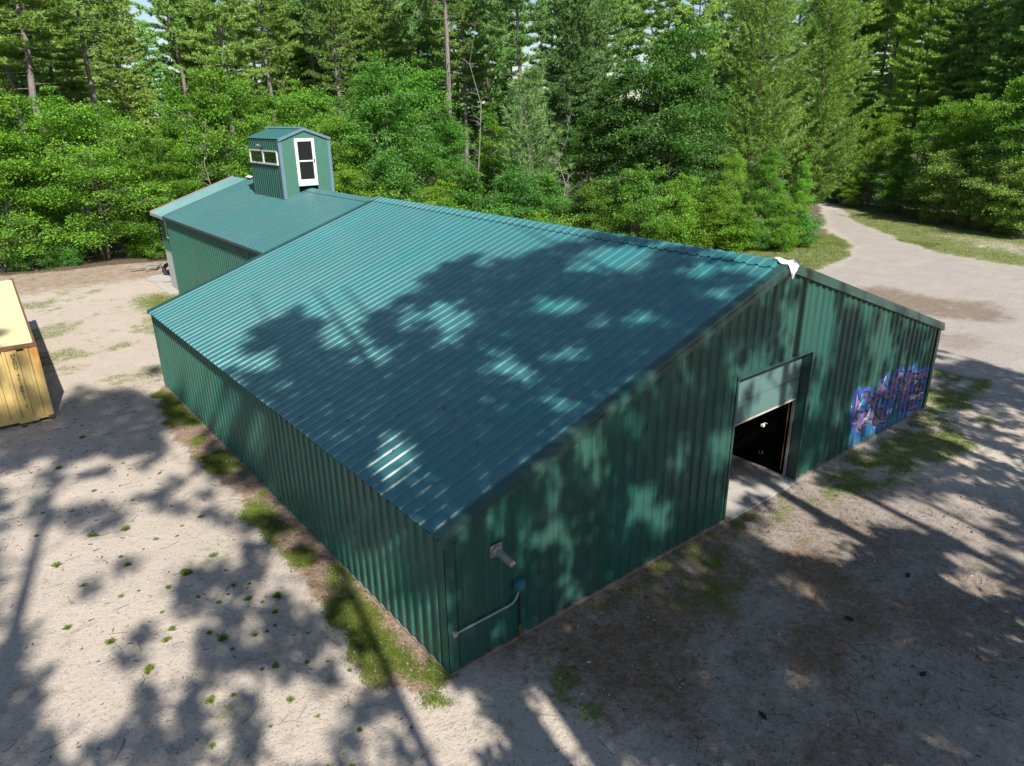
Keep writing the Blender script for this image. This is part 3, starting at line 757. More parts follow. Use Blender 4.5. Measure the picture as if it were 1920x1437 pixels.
def ground_mat():
    k = NT('sandy_ground'); c = k.coord()
    m1, m2 = k.attr('m1'), k.attr('m2')
    s1, s2 = k.n('ShaderNodeSeparateColor'), k.n('ShaderNodeSeparateColor')
    k.l(m1.outputs['Color'], s1.inputs[0]); k.l(m2.outputs['Color'], s2.inputs[0])
    n2 = k.noise(c, 2.6, 4, .65)
    nf, nm, nb = k.noise(c, 34, 5, .7), k.noise(c, 7, 5, .65), k.noise(c, .8, 4, .6)
    sand = k.mix(nb, (.33, .275, .212), (.45, .385, .308))
    sand = k.mix(k.ramp(nf, .35, .68), k.mix(.5, sand, (.20, .165, .14)), sand)
    sand = k.mix(k.ramp(nm, .30, .62), k.mix(.35, sand, (.23, .19, .15)), sand)
    ns = k.noise(c, 17, 3, .6, .4)
    sand = k.mix(k.math('MULTIPLY', k.ramp(ns, .57, .66), .62), sand, (.13, .105, .085))
    sand = k.mix(k.math('MULTIPLY', k.ramp(ns, .40, .30), .55), sand, (.55, .48, .41))
    v = k.n('ShaderNodeTexVoronoi'); v.inputs['Scale'].default_value = 60; k.l(c, v.inputs['Vector'])
    sand = k.mix(k.math('MULTIPLY', k.ramp(v.outputs['Color'], .80, .95), .5), sand, (.52, .48, .44))
    road = k.mix(nm, (.28, .25, .225), (.38, .345, .315))
    road = k.mix(k.math('MULTIPLY', k.ramp(nf, .4, .66), .35), road, (.27, .245, .225))
    road = k.mix(k.math('MULTIPLY', k.ramp(ns, .58, .68), .35), road, (.20, .17, .15))
    road = k.mix(k.math('MULTIPLY', k.ramp(nb, .4, .7), .5), road, (.42, .355, .315))
    col = k.mix(s2.outputs[0], sand, road)
    def brk(sock, lo=.30, hi=.70, amt=.75):    # break a mask up with fine noise
        a = k.math('ADD', sock, k.math('MULTIPLY', k.math('SUBTRACT', nf, .5), amt))
        a = k.math('ADD', a, k.math('MULTIPLY', k.math('SUBTRACT', nm, .5), amt * 1.3))
        a = k.math('ADD', a, k.math('MULTIPLY', k.math('SUBTRACT', n2, .5), amt * 1.2))
        return k.math('MULTIPLY', k.ramp(a, lo, hi), k.math('ADD', k.math('MULTIPLY', k.ramp(ns, .38, .60), .45), .55))
    crust = k.mix(nf, (.052, .038, .026), (.17, .12, .078))
    col = k.mix(k.math('MULTIPLY', brk(s2.outputs[1], .25, .95), .85), col, crust)
    duff = k.mix(k.ramp(nf, .3, .7), (.085, .048, .028), (.30, .185, .11))
    duff = k.mix(k.math('MULTIPLY', k.ramp(nm, .5, .7), .6), duff, (.14, .095, .06))
    col = k.mix(brk(s1.outputs[1], .15, .80), col, duff)
    damp = k.mix(nm, (.13, .095, .06), (.20, .15, .105))
    col = k.mix(brk(s1.outputs[2], .25, .75, .5), col, damp)
    gcol = k.mix(k.ramp(nm, .3, .7), (.055, .105, .010), (.17, .21, .03))
    gcol = k.mix(k.math('MULTIPLY', k.ramp(nb, .45, .6), .5), gcol, (.16, .145, .05))
    col = k.mix(brk(s1.outputs[0], .20, .80, .95), col, gcol)
    floor = k.mix(nm, (.030, .024, .014), (.085, .062, .036))
    col = k.mix(brk(s2.outputs[2], .3, .7, .4), col, floor)
    k.l(col, k.b.inputs['Base Color'])
    k.b.inputs['Roughness'].default_value = .95
    k.b.inputs['Specular IOR Level'].default_value = .15
    h = k.math('ADD', k.math('MULTIPLY', ns, .55), nm)
    k.bump(h, .55, .05)
    return k.m
M_GROUND = ground_mat()
def grid_faces(sel):
    ny, nx = GX.shape
    j, i = np.nonzero(sel); idx = j * nx + i
    return np.stack([idx, idx + 1, idx + nx + 1, idx + nx], 1)
def ground_part(name, sel, dz):
    F = grid_faces(sel); used = np.unique(F)
    V = np.stack([GX, GY, GZ + dz], -1).reshape(-1, 3)
    rem = np.zeros(len(V), np.int32); rem[used] = np.arange(len(used))
    one = np.ones(GX.size)
    m1 = np.stack([G[0].ravel(), G[1].ravel(), G[2].ravel(), one], 1)
    m2 = np.stack([G[4].ravel(), G[3].ravel(), G[5].ravel(), one], 1)
    o = onp(name, V[used], rem[F], M_GROUND, None, smooth=True, colors={'m1': m1[used], 'm2': m2[used]})
    return tag(o, kind='structure')
rs = (poly_sd(GX, GY, ROAD) > 0)[:-1, :-1]
hole = (poly_sd(GX, GY, BLD) > .6); hole = hole[:-1, :-1] & hole[1:, 1:] & hole[1:, :-1] & hole[:-1, 1:]
ground_part('ground', ~rs & ~hole, 0)
ground_part('gravel_road', rs, .0)
pad = MB()
pad.quad(*[(4.9 + 1.0 * math.cos(a), 37.9 + 1.3 * math.sin(a), .03) for a in [2 * math.pi * i / 40 for i in range(40)]])
pad.box(3.95, 4.42, 33.3, 36.9, -.1, .028)
tag(pad.build('concrete_pad', M_CONC), kind='structure')

def gz(x, y):
    """ground height by nearest grid vertex"""
    i = np.clip(np.searchsorted(gx, x), 1, len(gx) - 1); j = np.clip(np.searchsorted(gy, y), 1, len(gy) - 1)
    return GZ[j, i]

# ------------------------------------------------------------------ grass, litter, twigs (uncountable)
RG = np.random.default_rng(4)
def blades(P, n, hgt, spread, wid, lean=.5):
    """n thin triangles round each point of P (m,3)"""
    m = len(P); C = np.repeat(P, n, 0)
    C = C + np.concatenate([RG.normal(0, spread, (m * n, 2)), np.zeros((m * n, 1))], 1)
    a = RG.uniform(0, 2 * np.pi, m * n); h = RG.uniform(.5, 1.2, m * n) * (hgt if np.isscalar(hgt) else np.repeat(hgt, n))
    w = np.stack([np.cos(a), np.sin(a), 0 * a], 1) * (wid * RG.uniform(.6, 1.3, m * n))[:, None]
    la = RG.uniform(0, 2 * np.pi, m * n); ln = RG.uniform(.1, lean, m * n)
    tip = np.stack([np.cos(la) * ln * h, np.sin(la) * ln * h, h], 1)
    V = np.stack([C - w, C + w, C + tip], 1).reshape(-1, 3)
    return V, np.arange(len(V)).reshape(-1, 3)
def leaf_like(name, c0, c1, trans=.3, rough=.55, objcol=False):
    k = NT(name)
    at = k.attr('v')
    col = k.mix(at.outputs['Fac'], c0, c1)
    if objcol:
        oi = k.n('ShaderNodeObjectInfo')
        col = k.mix(1.0, col, oi.outputs['Color'], 'MULTIPLY')
    k.l(col, k.b.inputs['Base Color']); k.b.inputs['Roughness'].default_value = rough
    k.b.inputs['Specular IOR Level'].default_value = .35
    if trans:
        tr = k.n('ShaderNodeBsdfTranslucent'); ms = k.n('ShaderNodeMixShader'); ms.inputs[0].default_value = trans
        k.l(k.mix(1.0, col, (1.25, 1.35, .55), 'MULTIPLY'), tr.inputs['Color'])
        k.l(k.b.outputs[0], ms.inputs[1]); k.l(tr.outputs[0], ms.inputs[2]); k.l(ms.outputs[0], k.out.inputs['Surface'])
    return k.m
M_GRASS = leaf_like('grass_blades', (.07, .135, .015), (.20, .25, .045), .3)
def scatter_mask(n, x0, x1, y0, y1, chan, thr, power=1.0):
    x, y = RG.uniform(x0, x1, n), RG.uniform(y0, y1, n)
    g = masks(x, y)[chan]
    ok = (g > thr + RG.uniform(0, .5, n)) & (poly_sd(x, y, BLD) < -.02)
    x, y = x[ok], y[ok]
    return np.stack([x, y, gz(x, y)], 1)
Pn = np.concatenate([scatter_mask(30000, -1.6, .1, -1, 19, 0, .2), scatter_mask(24000, 1.5, 23, -3.5, 1.6, 0, .2)])
Pm = np.concatenate([scatter_mask(26000, -8, 5, 19, 42, 0, .3), scatter_mask(16000, 28, 50, 12, 21, 0, .3), scatter_mask(30000, 44, 64, -6, 30, 0, .3)])
V1, F1 = blades(Pn, 5, .055, .06, .006); V2, F2 = blades(Pm, 5, .06, .10, .012)
V = np.concatenate([V1, V2]); F = np.concatenate([F1, F2 + len(V1)])
va = np.repeat(fbm(V[::3, 0] * .9, V[::3, 1] * .9, 40) * .7 + RG.uniform(0, .4, len(F)), 3)
go = onp('grass', V, F, M_GRASS, None, attrs={'v': va})
tag(go, 'short patchy grass and moss growing on the sandy ground', 'grass', kind='stuff')
# needle and leaf litter
x, y = RG.uniform(-1.4, 4, 9000), RG.uniform(-3.5, 18.5, 9000)
m_ = masks(x, y); ok = (m_[1] > RG.uniform(.2, .9, 9000)) & (poly_sd(x, y, BLD) < -.01)
x, y = x[ok], y[ok]; n = len(x)
a = RG.uniform(0, 6.3, n); s_ = RG.uniform(.012, .034, n); t_ = np.stack([np.cos(a), np.sin(a), RG.uniform(-.3, .3, n)], 1) * s_[:, None]
b_ = np.stack([-np.sin(a), np.cos(a), RG.uniform(-.4, .4, n)], 1) * (s_ * .55)[:, None]
C_ = np.stack([x, y, gz(x, y) + .018], 1)
V = np.stack([C_ - t_, C_ - b_, C_ + t_, C_ + b_], 1).reshape(-1, 3)
lo = onp('leaf_litter', V, np.arange(len(V)).reshape(-1, 4), leaf_like('dry_leaves', (.10, .05, .025), (.45, .36, .26), 0), None, attrs={'v': np.repeat(RG.uniform(0, 1, n) ** 2, 4)})
tag(lo, 'dry brown leaves and needles lying along the foot of the wall', 'leaf litter', kind='stuff')
# twigs and dark crumbs on the gravel
n = 5200
x, y = RG.uniform(-9, 14, n), RG.uniform(-8, 20, n)
ok = (poly_sd(x, y, BLD) < -.1) & (fbm(x * .5, y * .5, 50) + RG.uniform(-.25, .25, n) > .45); x, y = x[ok], y[ok]; n = len(x)
tw = MB()
for i in range(n):
    L_ = random.choice((.02, .03, .03, .05, .08, .16)); an = random.uniform(0, 6.3); z0 = float(gz(x[i], y[i])) + .006
    dx, dy = math.cos(an) * L_, math.sin(an) * L_; w_ = random.uniform(.003, .012) if L_ < .06 else .004
    px_, py_ = -math.sin(an) * w_, math.cos(an) * w_; k_ = random.uniform(-.3, .3) * L_
    a0, a1, a2 = (x[i] - dx, y[i] - dy), (x[i] - py_ * 0 + k_ * -math.sin(an), y[i] + k_ * math.cos(an)), (x[i] + dx, y[i] + dy)
    for p, q in ((a0, a1), (a1, a2)):
        tw.quad((p[0] - px_, p[1] - py_, z0), (q[0] - px_, q[1] - py_, z0), (q[0], q[1], z0 + w_ * 1.5), (p[0], p[1], z0 + w_ * 1.5))
        tw.quad((p[0], p[1], z0 + w_ * 1.5), (q[0], q[1], z0 + w_ * 1.5), (q[0] + px_, q[1] + py_, z0), (p[0] + px_, p[1] + py_, z0))
tag(tw.build('twigs', plain('dark_twigs', (.07, .055, .045), .9, var=.4, scale=3)), 'small dark twigs and crumbs strewn over the gravel', 'twigs', kind='stuff')
# loose stones and grit
n = 9000
x, y = RG.uniform(-9, 16, n), RG.uniform(-8, 22, n)
ok = (poly_sd(x, y, BLD) < -.1) & (fbm(x * .6, y * .6, 61) + RG.uniform(-.2, .2, n) > .42); x, y = x[ok], y[ok]; n = len(x)
s_ = RG.uniform(.006, .02, n) * np.where(RG.uniform(0, 1, n) > .97, 2.2, 1)
C_ = np.stack([x, y, gz(x, y) + .002], 1); a = RG.uniform(0, 6.3, n)
R3 = [C_ + np.stack([np.cos(a + q) * s_ * RG.uniform(.6, 1.2, n), np.sin(a + q) * s_ * RG.uniform(.6, 1.2, n), 0 * a], 1) for q in (0, 1.57, 3.14, 4.71)]
V = np.stack(R3 + [C_ + np.stack([RG.normal(0, .2, n) * s_, RG.normal(0, .2, n) * s_, s_ * RG.uniform(.5, .9, n)], 1)], 1).reshape(-1, 3)
b5 = np.arange(n)[:, None] * 5
F = np.concatenate([b5 + np.array([[0, 1, 4]]), b5 + np.array([[1, 2, 4]]), b5 + np.array([[2, 3, 4]]), b5 + np.array([[3, 0, 4]])])
po = onp('pebbles', V, F, leaf_like('grit', (.13, .11, .095), (.56, .52, .47), 0, .9), None, attrs={'v': np.repeat(RG.uniform(0, 1, n), 5)})
tag(po, 'loose small stones and grit on the sandy ground', 'pebbles', kind='stuff')
# leaves fallen on the roof
n = 90
x = RG.uniform(.1, 6, n); y = RG.uniform(.4, 11, n); ok = RG.uniform(0, 1, n) < 1.2 - x / 4; x, y = x[ok], y[ok]; n = len(x)
a = RG.uniform(0, 6.3, n); s_ = RG.uniform(.015, .05, n)
C_ = np.stack([x, y, RZ(0) + SL * x + .018], 1)
t_ = np.stack([np.cos(a), np.sin(a), SL * np.cos(a)], 1) * s_[:, None]; b_ = np.stack([-np.sin(a), np.cos(a), -SL * np.sin(a) + .3], 1) * (s_ * .5)[:, None]
V = np.stack([C_ - t_, C_ - b_, C_ + t_, C_ + b_], 1).reshape(-1, 3)
rl_ = onp('fallen_leaves', V, np.arange(len(V)).reshape(-1, 4), leaf_like('dead_leaves', (.05, .02, .015), (.30, .09, .05), 0), None, attrs={'v': np.repeat(RG.uniform(0, 1, n), 4)})
tag(rl_, 'scattered dead leaves lying on the lower roof slope', 'leaves', kind='stuff')

# ------------------------------------------------------------------ weeds in the gravel: one tuft each
M_WEED = leaf_like('weed_leaves', (.07, .13, .02), (.24, .30, .06), .3)
weed_me = []
for q in range(4):
    n = 110 + 25 * q
    # a low rosette: a ring of crowded stems, every blade grows out of the ring
    nr = 26; ra = np.arange(nr) * 6.2832 / nr; rr = RG.uniform(.02, .075, nr)
    ring = np.stack([rr * np.cos(ra), rr * np.sin(ra), RG.uniform(.0, .02, nr)], 1)
    cen = np.array([[0, 0, .025]]); F = [(nr, i, (i + 1) % nr) for i in range(nr)]; tips = []
    for b in range(n):
        i = int(RG.integers(nr)); a = ra[i] + RG.normal(0, .7); l_ = RG.uniform(.02, .10)
        base = ring[i] if b % 3 else cen[0]
        tips.append(base + np.array([math.cos(a) * l_, math.sin(a) * l_, RG.uniform(.02, .075)]))
        F.append((i, (i + 1) % nr, nr + 1 + b) if b % 3 else (nr, i, nr + 1 + b))
    V = np.concatenate([ring, cen, np.array(tips)])
    weed_me.append(mesh_np('weed_tuft', V, np.array(F), M_WEED, attrs={'v': RG.uniform(0, 1, len(V))}))
WEEDS = [(-3.9,5.6),(-3.2,5.1),(-2.9,5.9),(-3.6,6.9),(-2.6,7.4),(-2.1,6.6),(-1.9,4.6),(-2.4,4.3),(-2.0,3.9),(-2.5,3.6),(-1.8,3.4),(-1.6,2.9),(-2.2,2.8),(-2.8,3.9),(-3.4,4.1),(-3.0,3.1),(-2.5,2.3),(-1.7,2.0),(-2.1,1.3),(-1.5,1.0),(-3.3,2.2),(-3.9,3.2),(-4.4,4.6),(-4.2,6.1),(-4.9,7.9),(-4.1,8.6),(-3.3,8.9),(-5.2,9.9),(-4.5,10.9),(-3.5,11.2),(-5.6,12.1),(-2.2,9.2),(-2.9,10.2),(-1.9,10.9),(-4.9,13.4),(-3.8,13.1),(-2.6,12.6),(-5.9,14.6),(-4.6,15.6),(-3.3,16.2),(-2.7,.9),(-3.6,1.2),(-1.9,.1),(-2.6,-.4),(-1.2,-.6),(-2.9,6.4),(-3.5,9.8),(-1.7,8.1),(-3.0,15.0),(-4.2,17.1),(-2.0,4.9),(-2.15,4.6),(-1.75,4.3),(-2.3,4.9),(-1.6,4.9),(-2.6,4.8),(-1.95,5.2),(-2.9,5.5),(-2.2,3.2),(-1.7,3.7),(-2.7,8.1),(-2.3,8.3),(-3.4,7.6),(-3.0,7.2),(-4.5,7.2),(-2.4,1.9),(-1.4,1.5),(-1.9,.6),(-3.1,1.6),(-2.0,-.5),(-4.7,5.5),(-5.0,6.6),(-3.7,4.6)]
for i, (x, y) in enumerate(WEEDS):
    o = link(bpy.data.objects.new('weed_tuft', weed_me[i % 4]))
    s_ = random.choice((.3, .38, .45, .5, .6, .7, .85, 1.1)); o.location = (x + random.uniform(-.3, .3), y + random.uniform(-.35, .35), float(gz(x, y)))
    o.rotation_euler = (0, 0, random.uniform(0, 6)); o.scale = (s_ * random.uniform(.8, 1.3), s_, s_ * random.uniform(.4, .8))
    tag(o, 'small green weed tuft growing in the bare sandy gravel of the yard', 'weed', 'weeds in the gravel yard')
# dark lumps on the dirt in front of the gable
M_LUMP = plain('dark_lump', (.022, .020, .018), .8)
for i, (x, y, lab) in enumerate(((8.8, -3.7, 'small dark lump on the pale track in front of the open door'), (6.6, -3.6, 'small dark lump on the dirt, second nearest to the open door'),
                                 (6.2, -5.1, 'small dark lump on the dirt farthest out from the gable wall'), (3.3, -3.9, 'small dark lump on the brown stained dirt, nearest the building corner'))):
    bm = bmesh.new(); bmesh.ops.create_icosphere(bm, subdivisions=3, radius=1)
    for v in bm.verts:
        q = 1 + .35 * math.sin(5 * v.co.x + i) * math.sin(6 * v.co.y + 2 * i) + .12 * math.sin(13 * v.co.z + 7 * v.co.x); v.co = Vector((v.co.x * .075, v.co.y * .038, v.co.z * .03)) * q
    me = bpy.data.meshes.new('lump'); bm.to_mesh(me); bm.free(); me.materials.append(M_LUMP)
    o = link(bpy.data.objects.new('lump', me)); o.location = (x, y, float(gz(x, y)) + .018); o.rotation_euler = (0, 0, i * 1.3 + .4)
    tag(o, lab, 'lump', 'dark lumps on the dirt')
# black tyre at the far corner
tb = bmesh.new()
tyre_pts = [(math.cos(a), math.sin(a)) for a in [2 * math.pi * i / 32 for i in range(32)]]
ty = MB()
rings = []
for (c_, s_) in tyre_pts:
    for b in range(10):
        an = 2 * math.pi * b / 10; r = .30 + .115 * math.cos(an)
        ty.v.append((.10 * math.sin(an), r * c_, r * s_))
for i in range(32):
    for b in range(10):
        ty.f.append((i * 10 + b, i * 10 + (b + 1) % 10, ((i + 1) % 32) * 10 + (b + 1) % 10, ((i + 1) % 32) * 10 + b))
tb.free()
tyo = ty.build('tyre', M_BLACK, smooth=True); tyo.location = (5.35, 38.6, .36); tyo.rotation_euler = (0, .18, R_(55))
tag(tyo, 'black tyre standing by the concrete pad at the far corner of the building', 'tyre')
lg_ = tag(empty('branch_heap', (5.1, 41.3, 0)), 'small heap of cut grey branches at the wood edge behind the tyre', 'branches'); m_dead = plain('grey_dead_wood', (.24, .21, .18), .9, var=.3)
for i in range(5):
    a = Vector((-.5 + .25 * i, .3 * math.sin(i * 2), .15 + .06 * (i % 2))); d_ = Vector((math.cos(.4 * i), math.sin(.4 * i) * .6, .05 * (i - 2))) * .9
    MB().tube([a - d_, a + Vector((0, 0, .05)), a + d_], [.06, .07, .05], 8).build('branch', m_dead, lg_)
lo_ = MB().tube([(60.8, 13.6, .25), (62.3, 13.8, .75), (63.9, 14.3, 1.7)], [.17, .15, .11], 9).tube([(62.1, 13.8, .7), (62.0, 13.2, 1.4)], [.06, .03], 6)
tag(lo_.build('fallen_log', plain('weathered_log', (.22, .19, .165), .9, var=.3)), 'grey fallen log leaning at the dark wood edge beyond the gravel road', 'log')

# ================================================================== trees
M_BARK = plain('grey_bark', (.17, .15, .13), .9, spec=.2, var=.35, scale=5, bump=.4)
M_BARKP = plain('pine_bark', (.19, .165, .15), .9, spec=.2, var=.4, scale=4, bump=.5)
M_LEAF = leaf_like('broad_leaves', (.066, .168, .022), (.215, .395, .050), .34, .5, True)
M_NEEDLE = leaf_like('pine_needles', (.13, .235, .065), (.31, .43, .13), .25, .55, True)
TR = np.random.default_rng(21)
rnd = lambda a, b: float(TR.uniform(a, b))

def leaf_quads(C, L_, up=.8, out=None):
    """one small folded diamond leaf per centre"""
    n = len(C)
    N = TR.normal(0, .55, (n, 3)); N[:, 2] += up
    if out is not None: N += out
    N /= np.linalg.norm(N, axis=1, keepdims=True) + 1e-9
    T = TR.normal(0, 1, (n, 3)); T[:, 2] -= .35
    T -= (T * N).sum(1, keepdims=True) * N; T /= np.linalg.norm(T, axis=1, keepdims=True) + 1e-9
    B = np.cross(N, T); s = (L_ * TR.uniform(.7, 1.3, n))[:, None]
    a, b, c, d = C - T * s * .5, C + B * s * .30 + N * s * .05, C + T * s * .5, C - B * s * .30 + N * s * .05
    return np.stack([a, b, c, d], 1).reshape(-1, 3)

def sprays_to_mesh(name, S, nl, L_, rx, rz, mat, up=.8, axis=None):
    """S (m,4): centre + size of every spray of leaves, flat layered sprays"""
    S = np.asarray(S); m = len(S)
    C = np.repeat(S[:, :3], nl, 0); k = np.repeat(S[:, 3], nl)
    r = np.sqrt(TR.uniform(0, 1, m * nl)) * rx * k; a = TR.uniform(0, 6.283, m * nl)
    off = np.stack([r * np.cos(a), r * np.sin(a), TR.normal(0, rz, m * nl) * k - .13 * r * r / (rx * np.maximum(k, .1))], 1)
    if axis is not None:      # tilt the spray so its outer edge droops away from the trunk
        ax = np.repeat(axis, nl, 0); off[:, 2] += -.22 * (off[:, 0] * ax[:, 0] + off[:, 1] * ax[:, 1])
    V = leaf_quads(C + off, L_ * np.ones(m * nl), up)
    sv = np.repeat(np.repeat(TR.uniform(0, 1, m), nl) * .55 + TR.uniform(0, .45, m * nl), 4)
    return mesh_np(name, V, np.arange(len(V)).reshape(-1, 4), mat, attrs={'v': sv})

def leafy(h, rad, base, nlimb, nspray, nl, L_, tr=.16, stems=1, rx=.62, seed=0, egg=.45):
    """trunk + limbs + layered leaf sprays inside an egg-shaped envelope"""
    mb = MB(); S = []; AXS = []; lobe = rnd(0, 6)
    def env(t): return rad * (max(0, 1 - ((t - egg) / (1 - egg)) ** 2) ** .55 if t > egg else max(.12, (1 - ((egg - t) / (egg + .02)) ** 2)) ** .5)
    for st in range(stems):
        la, lm = rnd(0, 6.28), (0 if stems == 1 else rnd(.10, .22))
        hh = h * (1 if st == 0 else rnd(.78, .95))
        pts = []
        for i in range(7):
            t = i / 6
            pts.append((math.cos(la) * lm * h * t ** .8 * .6 + rnd(-.07, .07) * t * 1.5 + (.16 * math.cos(la) if stems > 1 else 0), math.sin(la) * lm * h * t ** .8 * .6 + rnd(-.07, .07) * t * 1.5 + (.16 * math.sin(la) if stems > 1 else 0), hh * .96 * t - .15))
        mb.tube(pts, [tr * (1 - .93 * (i / 6) ** .9) * (1.0 if stems == 1 else .65) + .012 for i in range(7)], 8)
        def trunk_at(t):
            f = t / .96 * 6; i = min(5, int(f)); f -= i
            return Vector(pts[i]).lerp(Vector(pts[i + 1]), min(1, f))
        nlb = nlimb // stems
        for q in range(nlb):
            t0 = base + (1 - base) * .93 * ((q + rnd(0, 1)) / nlb) ** .85
            az = q * 2.39996 + rnd(-.5, .5) + st * 1.7
            tt = min(.985, t0 + .10 * rnd(.3, 1)); ln = env(tt) * rnd(.50, 1.12) * (1 + .22 * math.sin(2 * az + lobe) + .15 * math.sin(3 * az + 2 * lobe + 6 * t0))
            p0 = trunk_at(t0 * .93); ax = Vector((math.cos(az), math.sin(az), 0))
            rise = ln * (rnd(.25, .55) if t0 < .75 else rnd(.5, .9))
            p1, p2, p3 = p0 + ax * ln * .35 + Vector((0, 0, rise * .5)), p0 + ax * ln * .72 + Vector((0, 0, rise * .88)), p0 + ax * ln + Vector((0, 0, rise * .95))
            r0 = max(.012, tr * .38 * (1 - t0 * .75))
            mb.tube([p0, p1, p2, p3], [r0, r0 * .7, r0 * .42, .006], 5, cap=False)
            for w in range(nspray):
                f = .28 + .74 * (w + rnd(0, 1)) / nspray
                pp = p0.lerp(p1, f / .35) if f < .35 else (p1.lerp(p2, (f - .35) / .37) if f < .72 else p2.lerp(p3, min(1.15, (f - .72) / .28)))
                side = rnd(-1, 1) * .55 * ln * (1.05 - f * .55)
                lat = Vector((-ax.y, ax.x, 0)) * side
                e = pp + lat + Vector((0, 0, rnd(-.28, .22) - abs(side) * .10))
                if abs(side) > .45: mb.tube([pp, pp.lerp(e, .55) + Vector((0, 0, .05)), e], [max(.006, r0 * .3), .007, .004], 4, cap=False)
                S.append((e.x, e.y, e.z, rnd(.65, 1.25))); AXS.append((ax.x, ax.y))
        top = trunk_at(.96)
        for w in range(5):
            S.append((top.x + rnd(-.35, .35), top.y + rnd(-.35, .35), top.z + rnd(-.5, .15), rnd(.4, .75))); AXS.append((0, 0))
    me = bpy.data.meshes.new('trunk'); me.from_pydata(mb.v, [], mb.f); me.materials.append(M_BARK)
    me.polygons.foreach_set('use_smooth', [True] * len(me.polygons))
    return me, sprays_to_mesh('crown', S, nl, L_, rx, .13, M_LEAF, axis=np.array(AXS)), h

def pine(h, bare, rad, whorl, nb, tuft_n, tr=.26, up=.18, sweep=.12, nl=.34, top=.5, stubs=10, droop=0.0, fill=1.0, wid=.042):
    """straight trunk, whorled branches with flat plates of needle tufts, dead stubs below the crown"""
    mb = MB(); TC = []; TD = []
    pts = [(rnd(-.06, .06) * i, rnd(-.06, .06) * i, h * i / 7 - .2 * (i == 0)) for i in range(8)]
    mb.tube(pts, [tr * (1 - .95 * (i / 7) ** 1.15) + .01 for i in range(8)], 9)
    def at(z):
        f = min(6.999, z / h * 7); i = int(f); return Vector(pts[i]).lerp(Vector(pts[i + 1]), f - i)
    for i in range(stubs):
        z = h * bare * rnd(.35, 1.05); a = rnd(0, 6.28); l_ = rnd(.6, 2.2); p = at(z)
        mb.tube([p, p + Vector((math.cos(a) * l_ * .6, math.sin(a) * l_ * .6, rnd(-.1, .15))), p + Vector((math.cos(a + .2) * l_, math.sin(a + .2) * l_, rnd(-.25, .3)))], [.035, .02, .006], 4, cap=False)
    z = h * bare
    while z < h - .35:
        t = (z / h - bare) / (1 - bare)
        prof = (min(1, t / .22 + .35)) * (1 - t) ** top
        az0 = rnd(0, 6.28)
        for b in range(nb):
            if rnd(0, 1) > fill: continue
            az = az0 + b * 6.283 / nb + rnd(-.35, .35); ln = rad * prof * rnd(.6, 1.12) + .25
            ax = Vector((math.cos(az), math.sin(az), 0)); lat = Vector((-ax.y, ax.x, 0)); p0 = at(z + rnd(-.15, .15))
            u0 = up + t * .35
            f = lambda s: p0 + ax * ln * s + Vector((0, 0, ln * (u0 * s + sweep * s * s - droop * s * s)))
            mb.tube([f(0), f(.35), f(.7), f(1)], [max(.010, .05 * ln / 3), max(.008, .035 * ln / 3), .012, .005], 4, cap=False)
            ns = max(3, int(ln / .30))
            for w in range(ns):
                s = .25 + .78 * (w + rnd(0, .9)) / ns
                sl_ = (.30 + .38 * ln * (1.02 - s)) * rnd(.5, 1.0)
                for sg in (-1, 1):
                    m = max(1, int(sl_ / .27))
                    for v in range(m):
                        e = f(s) + lat * sg * sl_ * (v + .6) / m + ax * sl_ * .45 * (v + .5) / m + Vector((0, 0, rnd(-.06, .10)))
                        TC.append(tuple(e)); d = (ax * .75 + lat * sg * .55 + Vector((0, 0, .25 + up + rnd(0, .4)))); TD.append(tuple(d.normalized()))
        z += whorl * rnd(.8, 1.25) * (1 - .35 * t)
    for w in range(10):
        p = at(h - .05 * w - .02); TC.append(tuple(p)); TD.append((rnd(-.5, .5), rnd(-.5, .5), 1))
    C, D = np.array(TC), np.array(TD); m = len(C); n = tuft_n
    Cr, Dr = np.repeat(C, n, 0) + TR.normal(0, .05, (m * n, 3)), np.repeat(D, n, 0) + TR.normal(0, .62, (m * n, 3))
    Dr /= np.linalg.norm(Dr, axis=1, keepdims=True)
    s = np.cross(Dr, TR.normal(0, 1, (m * n, 3))); s /= np.linalg.norm(s, axis=1, keepdims=True) + 1e-9
    ll = nl * TR.uniform(.6, 1.2, m * n)[:, None]
    V = np.stack([Cr - s * wid, Cr + s * wid, Cr + Dr * ll], 1).reshape(-1, 3)
    sv = np.repeat(np.repeat(TR.uniform(0, 1, m), n) * .5 + TR.uniform(0, .5, m * n), 3)
    me = bpy.data.meshes.new('trunk'); me.from_pydata(mb.v, [], mb.f); me.materials.append(M_BARKP)
    me.polygons.foreach_set('use_smooth', [True] * len(me.polygons))
    return me, mesh_np('crown', V, np.arange(len(V)).reshape(-1, 3), M_NEEDLE, attrs={'v': sv}), h

